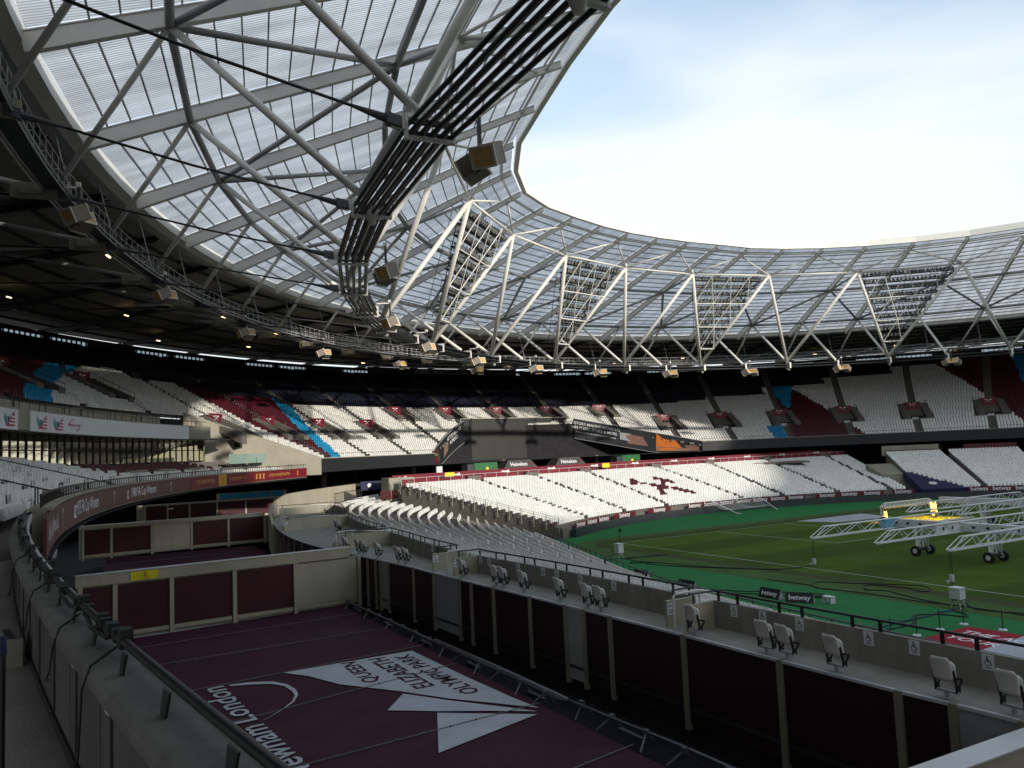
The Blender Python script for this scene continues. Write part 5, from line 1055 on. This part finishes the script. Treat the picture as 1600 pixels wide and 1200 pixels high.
mb.sweep(rows); obj('floor', mb, 'floor_conc', WP)
segs = [(-19, 1.0), (1.9, 16.3), (18.6, 30.8), (32.2, 47.8), (49.6, 65)]
for a, b in segs:
    pts = [at(pf, a+(b-a)*i/24) for i in range(25)]; rows = []
    for i, p in enumerate(pts): rows.append([p+Vector((dx, 0, z)) for dx, z in ((0, 4.6), (.14, 4.6), (.14, 5.52), (0, 5.52))])
    mb = MB(); mb.sweep(rows); obj('parapet', mb, 'bay_grey', WP)
    mb = MB(); mb.path([p+Vector((.07, 0, 5.80)) for p in pts], .035, 6); obj('rail', mb, 'black', WP)
    n = int((b-a)/.75)
    for i in range(n):
        if i % 3 == 2: continue
        p = at(pf, a+.2+(b-a-.4)*i/max(1, n-1)); mb = MB(); mb.boxax(p+Vector((.07, 0, 5.65)), (.012, 0, 0), (0, .05, 0), (0, 0, .15)); obj('rail_post', mb, 'black', WP)
    for y, nm in ((a, 's'), (b, 'n')):
        p, q = at(wt, y), at(pf, y)
        if abs(y) > 18.5 and y < 0: continue
        p = p+Vector((.25, 0, 0)); mb = MB(); mb.beam(p+Vector((0, 0, 5.1)), q+Vector((0, 0, 5.1)), .12, .82); obj('end_wall', mb, 'beige', WP)
        mb = MB(); mb.path([p+Vector((.25, 0, 5.80)), q+Vector((.05, 0, 5.80))], .03, 6); mb.tube(p+Vector((.3, 0, 5.5)), p+Vector((.3, 0, 5.80)), .03, n=6); obj('end_rail', mb, 'black', WP)
        if nm == 'n':
            mb = MB(); y2 = .35; mb.path([p+Vector((-.18, y2, 4.75)), p+Vector((-.18, y2, 5.72)), p+Vector((-.1, y2, 5.80)), p+Vector((.9, y2, 5.80)), q+Vector((1.4, y2, 5.45))], .04, 7); mb.tube(p+Vector((.85, y2, 5.80)), p+Vector((.85, y2, 4.9)), .035, n=6); obj('white_handrail', mb, 'white_steel', WP)
            num = {1.0: '109', 16.3: '108', 30.8: '107', 47.8: '106', 65: '105'}.get(b)
        else: num = {1.9: '108', 18.6: '107', 32.2: '106', 49.6: '105'}.get(a)
        if num:
            c = p+Vector((.12, -.075, 5.26)); mb = MB(); mb.boxax(c, (.15, 0, 0), (0, .01, 0), (0, 0, .17)); sgn = obj('block_sign', mb, 'white_board', WP)
            mb = textmb(num, .17); mapmb(mb, lambda x, y_, z: c+Vector((x, -.014, y_-.07))); obj('number', mb, 'black', sgn); mb = MB(); mb.boxax(c+Vector((-.05, -.013, .1)), (.07, 0, 0), (0, .001, 0), (0, 0, .015)); obj('small_print', mb, 'black', sgn)
def pictogram(c, n, B):
    t = Vector((-n.y, n.x, 0))   # right-hand along the wall as seen
    t = Vector((0, -1, 0)) if t.y > 0 else t
    mb = MB(); o = c+n*.014
    def seg(a, b, w_): mb.beam(o+t*a[0]+Vector((0, 0, a[1])), o+t*b[0]+Vector((0, 0, b[1])), .002, w_, up=n)
    def seg(a, b, w_):
        p, q = o+t*a[0]+Vector((0, 0, a[1])), o+t*b[0]+Vector((0, 0, b[1])); d = (q-p).normalized(); s = d.cross(n); mb.boxax((p+q)/2, d*((q-p).length/2), s*w_/2, n*.001)
    seg((-.01, .13), (-.01, .10), .032); seg((-.01, .095), (-.01, .02), .03); seg((-.01, .02), (.05, .02), .024); seg((.05, .02), (.075, -.055), .022); seg((-.01, .06), (.04, .055), .016)
    pts = [(-.005+.06*math.cos(a), -.015+.06*math.sin(a)) for a in [rad(120+20*i) for i in range(12)]]
    for a, b in zip(pts, pts[1:]): seg(a, b, .016)
    for i in range(3): seg((-.05+.045*i, -.115), (-.015+.045*i, -.115), .02)
    obj('pictogram', mb, 'black', B)
for y in [-7.3, -5.6, -4.4, -2.3, -1.0, .1, 6.0, 8.1, 9.7, 10.7, 12.6, 15.1, 15.9, 19.5, 22]:
    p = at(pf, y); q = at(pf, y+.5); d = (q-p).normalized(); n = Vector((-d.y, d.x, 0)); c = p+n*.014+Vector((0, 0, 5.33)); mb = MB(); mb.boxax(c, d*.13, n*.012, (0, 0, .165)); B = obj('bay_sign', mb, 'white_board', WP); pictogram(c, n, B)
# curved outer wall of the ramp, fence
CWp = [(-69.4, 55.5), (-67.8, 64), (-64.6, 73), (-60.4, 80.5), (-55.2, 88), (-49, 95.5)]
cw = cat(CWp, 40); RW = thing('curved_wall', 'tall curved beige wall sweeping round the far end of the platform', 'wall', (-62, 78, 4.7))
for k in range(0, 39, 3):
    rows = []
    for i in range(k, min(k+4, 40)):
        p = cw[i]; d = (cw[min(i+1, 39)]-cw[max(i-1, 0)]).normalized(); n = Vector((-d.y, d.x, 0)); f = i/39; zt = 4.75+1.75*min(1, f/.45)**.8; ee = .004 if i == k else 0
        rows.append([p+d*ee+Vector((0, 0, 2.0)), p+d*ee+n*.25+Vector((0, 0, 2.0)), p+d*ee+n*.25+Vector((0, 0, zt)), p+d*ee+Vector((0, 0, zt))])
    mb = MB(); mb.sweep(rows); obj('wall_panel', mb, 'beige', RW)
FN = thing('bar_fence', 'black upright bar fence at the far top corner of the curved seats', 'fence', (-60, 72, 5)); fpts = [Vector(p) for p in ((-60.6, 66.5, 4.9), (-59.3, 71, 5.2), (-56.6, 75.5, 5.2), (-53.5, 78.5, 5.2))]
mb = MB()
for a, b in zip(fpts, fpts[1:]):
    for z in (.1, 1.15): mb.tube(a+Vector((0, 0, z)), b+Vector((0, 0, z)), .04, n=5)
obj('fence_rail', mb, 'black', FN)
for a, b in zip(fpts, fpts[1:]):
    for i in range(9): p = a.lerp(b, i/9); mb = MB(); mb.tube(p, p+Vector((0, 0, 1.2)), .025, n=4); obj('fence_bar', mb, 'black', FN)
mb = MB()
for i in range(9): mb.box((-50.5+.42*i, 80.5+.3*i, 5.3), .25, .06, 1.1, .5)
solo('board_fence', mb, 'claret', 'short row of claret fence boards behind the curved seats', 'fence', (-50, 81, 4.8))
# folding seats on the platform, each a thing with parts
def make_pseat():
    T = thing('folding_seat', 'x', 'seat', (0, 0, 0), None)
    def shell(w0, w1, zb, zt, y0, lean, th, bow, n=8, m=6):
        mb = MB(); rows = []
        for j in range(m+1):
            f = j/m; z = zb+(zt-zb)*f; y = y0-lean*f+(.02*math.sin(f*3)); wd = w0+(w1-w0)*f
            if f > .8: wd *= 1-.30*((f-.8)/.2)**2.2
            if f < .12: wd *= .93
            rows.append([(-wd+2*wd*i/n, y-bow*(1-(2*i/n-1)**2), z) for i in range(n+1)]+[(wd-2*wd*i/n, y+th-bow*(1-(1-2*i/n)**2)*.8, z) for i in range(n+1)])
        mb.sweep(rows); return mb
    obj('backrest', shell(.215, .225, .42, .90, -.13, .12, .022, .035), 'white_seat', T, True)
    obj('seat_pan', shell(.185, .205, .36, .78, .00, .06, .042, -.02), 'white_seat', T, True)
    for s in (-1, 1):
        mb = MB(); mb.beam((s*.225, -.13, .62), (s*.225, -.02, .20), .03, .06); mb.beam((s*.225, -.02, .20), (s*.225, .17, .38), .03, .05); mb.beam((s*.225, -.10, .47), (s*.225, .17, .40), .035, .05); mb.boxax((s*.225, .0, .2), (.02, 0, 0), (0, .07, 0), (0, 0, .05)); obj('arm_bracket', mb, 'black', T)
    mb = MB(); mb.boxax((0, -.03, .155), (.25, 0, 0), (0, .035, 0), (0, 0, .025)); mb.boxax((0, -.03, .07), (.035, 0, 0), (0, .035, 0), (0, 0, .07)); mb.boxax((0, -.03, .008), (.08, 0, 0), (0, .08, 0), (0, 0, .008)); obj('post', mb, 'grey_steel', T)
    return T
PS = make_pseat(); PSL = [(-8.4, 'white folding seat cut by the right picture edge on the platform'), (-7.05, 'white folding seat by itself, second from the right on the platform'), (-4.35, 'white folding seat by itself, third bay from the right on the platform'), (-2.85, 'right seat of the near pair of white folding seats'), (-2.15, 'left seat of the near pair of white folding seats'), (.62, 'white folding seat against the corner by the block end wall, right of the white handrail'),
       (5.2, 'right seat of the pair just left of the white handrail'), (5.95, 'left seat of the pair just left of the white handrail'), (7.65, 'white folding seat by itself left of the handrail pair'), (10.2, 'white folding seat by itself in the middle of the platform'), (11.75, 'right seat of the middle pair of folding seats'), (12.35, 'left seat of the middle pair of folding seats'), (15.3, 'white folding seat against the beige wall of the middle box'),
       (21.7, 'rightmost white folding seat of the third box'), (22.6, 'second white folding seat from the right in the third box'), (25.2, 'third white folding seat from the right in the third box'), (27.2, 'fourth white folding seat from the right in the third box'), (27.9, 'fifth white folding seat from the right in the third box'), (29.9, 'leftmost white folding seat of the third box'), (42.6, 'first white folding seat of the fourth box'), (43.5, 'second white folding seat of the fourth box'), (45.6, 'third white folding seat of the fourth box'), (62, 'lone white folding seat in the furthest box of the platform')]
for i, (y, lab) in enumerate(PSL):
    a = at(wt, y); d = (at(wt, y+.5)-at(wt, y-.5)).normalized(); fa = math.atan2(-d.x, d.y); ang = math.atan2(d.y, d.x)-math.pi/2-math.pi/2
    loc = a+Vector((.22, 0, 4.72))
    if y > 35: loc = at(pf, y)+Vector((-1.2, 0, 4.72))
    if i == 0: PS.location = loc; PS.rotation_euler = (0, 0, ang+rad(-2)); PS['label'] = lab; PS['group'] = 'folding seats on the wheelchair platform'
    else: copy_tree(PS, loc, ang+rad(random.uniform(-6, 6)), None, lab)
# ------------------------------------------------------------ grow-light rigs on the pitch
def truss(mb, p, q, h=.75, wd=.5, n=10, r=.04):
    p, q = Vector(p), Vector(q); d = (q-p).normalized(); s = d.cross(Vector((0, 0, 1))).normalized()*wd/2; U = Vector((0, 0, h)); L = (q-p).length
    mb.tube(p+s, q+s, r*1.3, n=5); mb.tube(p-s, q-s, r*1.3, n=5); a, b = p+d*(L*.07), q-d*(L*.07); mb.tube(a+U+s*.6, b+U+s*.6, r*1.2, n=5); mb.tube(a+U-s*.6, b+U-s*.6, r*1.2, n=5)
    for sg in (1, -1):
        mb.tube(p+s*sg, a+U+s*.6*sg, r, n=4); mb.tube(q+s*sg, b+U+s*.6*sg, r, n=4)
        for i in range(n):
            u0, u1, um = (i/n), ((i+1)/n), ((i+.5)/n); mb.tube(p+d*L*(.03+.94*u0)+s*sg, a+d*(L*.86*um)+U+s*.6*sg, r*.8, n=4); mb.tube(a+d*(L*.86*um)+U+s*.6*sg, p+d*L*(.03+.94*u1)+s*sg, r*.8, n=4)
    mb.boxax((p+q)/2+Vector((0, 0, -.06)), d*L/2, s*.35, (0, 0, .05))
def wheel(root, x, y, sx):
    mb = MB(); mb.tube((x-.13, y, .42), (x+.13, y, .42), .42, n=18); w_ = obj('wheel', mb, 'rubber', root); mb = MB(); mb.tube((x-.145, y, .42), (x+.145, y, .42), .20, n=12); obj('hub', mb, 'alu', w_)
def carriage(root, x, y):
    for s in (-1, 1): wheel(root, x, y+s*.0, s) if False else wheel(root, x+s*.95, y, s)
    mb = MB()
    for s in (-1, 1): mb.tube((x+s*.75, y, .5), (x+s*.25, y+.35, 2.25), .085, n=6); mb.tube((x+s*.75, y, .5), (x+s*.25, y-.35, 2.25), .085, n=6); mb.tube((x+s*.15, y, .5), (x+s*.55, y+.4, 2.25), .06, n=6)
    obj('leg_frame', mb, 'alu', root); mb = MB(); mb.tube((x-.9, y, .45), (x+.9, y, .45), .08, n=6); mb.boxax((x, y, .55), (.5, 0, 0), (0, .12, 0), (0, 0, .12)); obj('axle', mb, 'dark_steel', root)
RG = thing('grow_light_rig', 'large white grow-light rig with three long lattice arms on wheels', 'lighting rig', (-22, 22, 0), 'grow-light rigs on the pitch')
for y, xa, xb in ((27.8, -32.9, -11.4), (22.1, -32.6, -11.0), (16.3, -32.8, -11.2)):
    mb = MB(); truss(mb, (xa, y, 2.25), (xb, y, 2.25), .8, .5, 7); obj('lattice_arm', mb, 'alu', RG)
for y in (22.1,):
    mb = MB(); mb.boxax((-23.9, y, 2.62), (1.6, 0, 0), (0, .10, 0), (0, 0, .42)); mb.boxax((-20.2, y, 2.62), (1.6, 0, 0), (0, .10, 0), (0, 0, .42)); obj('arm_plate', mb, 'box_white', RG)
mb = MB(); mb.boxax((-22.0, 21.5, 2.60), (.30, 0, 0), (0, 7.6, 0), (0, 0, .33)); obj('main_beam', mb, 'alu', RG)
for i in range(12): mb = MB(); mb.boxax((-22.305, 15.2+1.15*i, 2.62), (.008, 0, 0), (0, .14, 0), (0, 0, .09)); obj('beam_slot', mb, 'black', RG)
for x in (-24.6, -23.4, -21, -19.6): mb = MB(); mb.tube((x, 21.99, 2.66), (x, 21.975, 2.66), .14, n=8); obj('plate_hole', mb, 'black', RG)
for i in range(4): mb = MB(); mb.tube((-22.3, 13.9, .9+.2*i), (-22.3, 14.6, 1.0+.3*i), .02, n=4); obj('loose_lead', mb, 'rubber', RG)
mb = MB(); mb.boxax((-23.2, 28.1, 2.55), (.55, 0, 0), (0, .35, 0), (0, 0, .40)); obj('control_box', mb, 'logo_teal', RG)
carriage(RG, -22.0, 25.7); carriage(RG, -21.9, 19.6)
for x, y in ((-32.8, 27.8), (-32.7, 16.3)):
    mb = MB()
    for dx in (0, .12): mb.path([(x, y+dx, 2.25), (x+.02, y+dx, 1.2), (x, y+dx*1.5, .35)], .02, 4)
    obj('drop_cable', mb, 'rubber', RG); mb = MB(); mb.boxax((x, y+.08, .38), (.10, 0, 0), (0, .12, 0), (0, 0, .22)); mb.boxax((x-.05, y+.3, .1), (.12, 0, 0), (0, .1, 0), (0, 0, .08)); obj('plug', mb, 'alu', RG)
R2 = thing('grow_light_rig', 'second grow-light rig further back, cut by the right picture edge', 'lighting rig', (2, 33, 0), 'grow-light rigs on the pitch')
for y in (31.2, 36.6): mb = MB(); truss(mb, (-9.8, y-1.2, 2.25), (12, y-1.2, 2.25), .8, .5, 7); obj('lattice_arm', mb, 'alu', R2)
mb = MB(); mb.boxax((2, 33.5, 2.6), (.3, 0, 0), (0, 6, 0), (0, 0, .33)); obj('main_beam', mb, 'alu', R2); carriage(R2, 2, 34.5); carriage(R2, 2, 30)
GT = thing('grow_light_gantry', 'white gantry with glowing yellow grow lights over the far half', 'lighting rig', (2, 44, 0))
mb = MB(); truss(mb, (-2.6, 43.8, 1.85), (7.2, 44.1, 1.85), .45, .5, 12, .05); obj('lattice_arm', mb, 'alu', GT)
mb = MB()
for i in range(11): mb.boxax((-2.2+.92*i, 43.9, 1.74), (.22, 0, 0), (0, .18, 0), (0, 0, .12))
obj('lamp_housings', mb, 'alu', GT)
for x, sg in ((-2.4, 1), (7.0, 1)):
    mb = MB()
    for dx in (-.35, .35): mb.tube((x+dx, 43.9, .35), (x+dx*.4, 43.95, 1.85), .06, n=6)
    for z in (.7, 1.1, 1.5): mb.tube((x-.3, 43.9, z), (x+.3, 43.92, z+.2), .03, n=4)
    obj('leg', mb, 'alu', GT); wheel(GT, x-.6, 43.4, 1)
for i in range(4):
    x = 6.5+.32*i; mb = MB(); mb.tube((x, 43.7, .4), (x, 43.8, 1.8), .06, n=6); obj('glowing_tube', mb, 'sodium', GT)
for i in range(2): mb = MB(); mb.tube((-2.2+.3*i, 43.7, .5), (-2.2+.3*i, 43.75, 1.4), .03, n=6); obj('glowing_tube', mb, 'sodium', GT)
ld = bpy.data.lights.new('sodium_lamp', 'AREA'); ld.shape = 'RECTANGLE'; ld.size = 10; ld.size_y = 5; ld.energy = 3000; ld.color = (1, .40, .03); lo = bpy.data.objects.new('sodium_lamp', ld); COL.objects.link(lo); lo.parent = GT; lo.location = Vector((3.0, 43.0, 1.55))-Vector((2, 44, 0)); lo.rotation_euler = (rad(0), 0, 0); ld.spread = rad(120)
mb = MB(); mb.add([(x, y, .05+.03*math.sin(x*2+y)) for x, y in ((-6.3, 53.2), (6.0, 53.4), (4.5, 47.6), (-4.9, 48.6))]+[(x, y, .03) for x, y in ((-6.3, 53.2), (6.0, 53.4), (4.5, 47.6), (-4.9, 48.6))], [(0, 3, 2, 1), (0, 1, 5, 4), (1, 2, 6, 5), (2, 3, 7, 6), (3, 0, 4, 7)]); solo('ground_sheet', mb, 'grey_sheet', 'flat grey sheet lying on the grass near the far goal line', 'sheet', (0, 50, .03))
# folded goal by the wall
G = thing('folded_goal', 'white goal frame with grey net folded against the far wall', 'goal', (0, 68, 0))
mb = MB(); A, B, C, D = Vector((-5.2, 69.3, 1.9)), Vector((4.6, 69.9, 1.9)), Vector((-2.6, 67.0, .06)), Vector((5.4, 67.1, .06)); mb.tube(A, B, .06, n=6); mb.tube(A, C, .06, n=6); mb.tube(B, D, .06, n=6); mb.tube(C, C+Vector((.6, -.1, 0)), .05, n=5); obj('frame', mb, 'box_white', G)
mb = MB(); vs = []
for j in range(9):
    for i in range(25): u, v = i/24, j/8; p = A.lerp(B, u).lerp((A.lerp(C, .7)).lerp(B.lerp(D, .7), u), v); vs.append(p+Vector((0, .25*math.sin(v*3.1), -.35*math.sin(v*3.1)*(1+.3*math.sin(u*12)))))
for j in range(9): mb.path([vs[j*25+i] for i in range(25)], .016, 3)
for i in range(25): mb.path([vs[j*25+i] for j in range(9)], .016, 3)
obj('net', mb, 'box_white', G)
# advertising prisms on the turf
AB = [(-45.3, 39.5, 0, 'black betway board farthest along the turf'), (-46.2, 33.1, 0, 'black betway board on the turf, second from the far end'), (-46.9, 27.0, 0, 'black betway board on the turf, third from the far end'), (-45.2, 20.8, 0, 'black betway board on the turf beside the pale glaring one'), (-45.0, 18.6, .55, 'betway board with pale glaring face turned the other way on the turf')]
for x, y, rz, lab in AB:
    T = thing('advertising_board', lab, 'advertising board', (x, y, 0), 'betway boards on the turf', rz); l = .86
    mb = MB(); mb.add([(-.28, -l, .01), (.28, -l, .01), (.0, -l, .62), (-.28, l, .01), (.28, l, .01), (0, l, .62)], [(0, 3, 4, 1), (1, 4, 5, 2), (0, 2, 5, 3)]); obj('faces', mb, 'black', T) if False else put('faces', meshof('faces', mb, 'black'), T)
    mb = MB()
    for s in (-1, 1): mb.add([(-.26, s*l*1.002, .02), (.26, s*l*1.002, .02), (0, s*l*1.002, .60)], [(0, 1, 2)])
    put('end_plate', meshof('end_plate', mb, 'grey_steel'), T)
    mb = textmb('betway', .46); mapmb(mb, lambda a, b, z: Vector((-.145-.008+(b)*.28/.61*.9, -a, .315+b*.61/.67*.97))); put('lettering', meshof('lettering', mb, 'white_print'), T)
# power boxes, small white box
def pbox(x, y, h, lab):
    T = thing('power_box', lab, 'power box', (x, y, 0), 'power distribution boxes')
    mb = MB(); mb.boxax((0, 0, .55+h/2), (.28, 0, 0), (0, .32, 0), (0, 0, h/2)); put('cabinet', meshof('cabinet', mb, 'box_white'), T); mb = MB(); mb.boxax((0, 0, .57+h), (.32, 0, 0), (0, .36, 0), (0, 0, .02)); put('lid', meshof('lid', mb, 'alu'), T)
    for z in (.40, .72): mb = MB(); mb.boxax((-.225, .0, .30+h*z), (.006, 0, 0), (0, .12, 0), (0, 0, .06)); put('socket_panel', meshof('socket_panel', mb, 'black'), T)
    for sx in (-1, 1):
        for sy in (-1, 1): mb = MB(); mb.tube((sx*.19, sy*.21, .30), (sx*.27, sy*.31, 0), .025, n=5); put('leg', meshof('leg', mb, 'alu'), T)
    mb = MB()
    for sy in (-1, 1): mb.boxax((0, sy*.31, .42), (.09, 0, 0), (0, .06, 0), (0, 0, .09))
    put('side_socket', meshof('side_socket', mb, 'grey_steel'), T)
pbox(-39.8, 11.5, .62, 'white power box on legs near the right edge, cables all round'); pbox(-41.1, 42.9, .80, 'white power box on legs at the far corner of the pitch')
mb = MB()
for s in (-1, 1): mb.boxax((-43.9, 17.3+s*.28, .2), (.22, 0, 0), (0, .05, 0), (0, 0, .2))
mb.boxax((-43.9, 17.3, .37), (.22, 0, 0), (0, .33, 0), (0, 0, .05)); solo('step_stool', mb, 'box_white', 'small white plastic step on the turf right of the glaring board', 'step', (-43.9, 17.3, 0))
mb = MB(); mb.tube((-34, 52.5, 0), (-34, 52.5, 1.5), .03, n=6); mb.boxax((-33.85, 52.5, 1.3), (.18, 0, 0), (0, .01, 0), (0, 0, .16)); solo('corner_flag', mb, 'black', 'small dark corner flag at the near far corner of the pitch', 'flag', (-34, 52.5, 0))
# cables over the turf
CB = [[(-40.27, 25.74), (-39.98, 22.18), (-40.42, 20.85), (-39.9, 18.32), (-39.81, 16.71), (-39.79, 15.58), (-39.74, 13.45), (-39.4, 12.15), (-39.27, 10.78), (-39.24, 8.11), (-39.3, 2)], [(-39.4, 12.15), (-39.23, 14.01), (-38.42, 16.56), (-38.13, 17.47), (-38.75, 18.46), (-38.17, 19.15), (-37.02, 19.52), (-36.39, 17.06), (-36.92, 15.78), (-35.9, 15.79), (-35.05, 17.04), (-35.97, 18.79), (-37.55, 20.93), (-38.43, 22.52), (-39.66, 22.31), (-40.57, 20.99)], [(-38.2, 3), (-38.84, 8.33), (-39.17, 9.19), (-39.48, 10.66), (-38.17, 12.03), (-36.48, 13.27), (-32.7, 16.4)], [(-48.85, 10.69), (-46.91, 10.5), (-45.26, 10.62), (-44.25, 11.36), (-43.3, 11.76), (-42.24, 11.01), (-41.87, 9.85), (-41.24, 10.14), (-40.83, 11.24)], [(-36.29, 28.18), (-38.27, 31.38), (-40.38, 34.77), (-41.37, 37.74), (-41.04, 40.87), (-40.7, 42.75), (-39.57, 42.3), (-37.4, 41.51), (-36.46, 41.28), (-38.1, 42.28), (-40.81, 42.11), (-41.62, 42.98), (-43.33, 42.58), (-42.89, 43.58), (-39.68, 45.63), (-37, 50)], [(-32.7, 28.0), (-35.99, 28.45), (-38.75, 32.72), (-39.79, 35.45), (-40.49, 38.18), (-42.25, 39.75), (-41.27, 40.11), (-40.48, 38.86)], [(-51, 31), (-47.99, 28.44), (-47.05, 27.11), (-45.87, 25.13), (-44.89, 23.38), (-43.97, 22.52), (-42.47, 20.16), (-42.17, 19.25), (-42.67, 18.96), (-43.3, 19.9)], [(-51, 30), (-48.81, 27.45), (-47.0, 25.51), (-45.93, 23.53), (-44.74, 21.79), (-43.2, 18.6), (-42.9, 18.6), (-43.3, 19.3)]]
CL = ['black cable along the near edge of the grass to the right power box', 'black cable lying in loops on the grass by the right power box', 'black cable from the right power box to the grow-light rig', 'black cable from the right power box across the turf towards the stand', 'black cable looping round the far power box', 'black cable running from the rig to the far power box', 'upper one of two cables running behind the betway boards', 'lower one of two cables running behind the betway boards']
for pts, lab in zip(CB, CL):
    c = cat(pts, 60); mb = MB(); mb.path([p+Vector((0, 0, .045)) for p in c], .035, 5); solo('cable', mb, 'rubber', lab, 'cable', c[0], 'cables lying on the turf', True)
c = cat([(-48.88, 10.96), (-46.51, 11.17), (-43.73, 11.18), (-40.96, 11.36), (-40.1, 11.51)], 30); mb = MB(); mb.path([p+Vector((0, 0, .04)) for p in c], .03, 5); solo('hose', mb, 'navy_drape', 'blue hose beside the rope posts on the turf', 'hose', c[0])
# rope posts
for i, (x, y) in enumerate(((-48.9, 9.36), (-47.4, 8.95), (-45.4, 9.0), (-43.4, 8.95), (-43.2, 7.0))):
    mb = MB(); T = thing('rope_post', ['leftmost rope post on the turf beside the red mat', 'second rope post from the left beside the red mat', 'third rope post from the left beside the red mat', 'fourth rope post, nearest the right power box', 'rope post standing alone behind the red mat'][i], 'post', (x, y, 0), 'rope posts by the red mat'); mb.tube((0, 0, 0), (0, 0, 1.0), .03, n=7); put('pole', meshof('pole', mb, 'dark_steel'), T); mb = MB(); mb.tube((0, 0, 0), (0, 0, .04), .22, .20, 14); put('base', meshof('base', mb, 'box_white'), T)
rp_ = [Vector((-51, 9.6, .85)), Vector((-48.9, 9.36, .95)), Vector((-47.4, 8.95, .95)), Vector((-45.4, 9.0, .95)), Vector((-43.4, 8.95, .95))]; pts = []
for a, b in zip(rp_, rp_[1:]): pts += [a.lerp(b, i/6)-Vector((0, 0, .16*math.sin(math.pi*i/6))) for i in range(6)]
mb = MB(); mb.path(pts+[rp_[-1]], .018, 5); solo('barrier_rope', mb, 'navy_drape', 'dark blue rope strung between the posts by the red mat', 'rope', rp_[1])
MT = thing('entrance_mat', 'red mat with white lettering and a grey end at the right picture edge', 'mat', (-45.5, 6, 0)); mq = [(-43.8, 8.45), (-43.5, 2.0), (-48.7, 1.7), (-48.7, 8.33)]
mb = MB(); mb.prism(mq[::-1], .006, .03); obj('carpet', mb, 'red_mat', MT); mb = MB(); mb.prism([(-43.85, 5.6), (-48.6, 5.3), (-48.6, 1.8), (-43.6, 2.1)][::1], .031, .036); obj('grey_end', mb, 'grey_sheet', MT)
mb = textmb('THE ACADEMY', .95, shear=.15); xs = min(v[0] for v in mb.v); mapmb(mb, lambda x, y, z: Vector((-45.1+y, 7.95-(x-xs)*.98, .04))); obj('lettering', mb, 'white_print', MT)
mb = textmb('YOUR', .95, shear=.15); mapmb(mb, lambda x, y, z: Vector((-46.6+y, 6.6-x, .041))); obj('lettering', mb, 'white_print', MT)
print('seats', NSEAT, 'objects', len(bpy.data.objects))
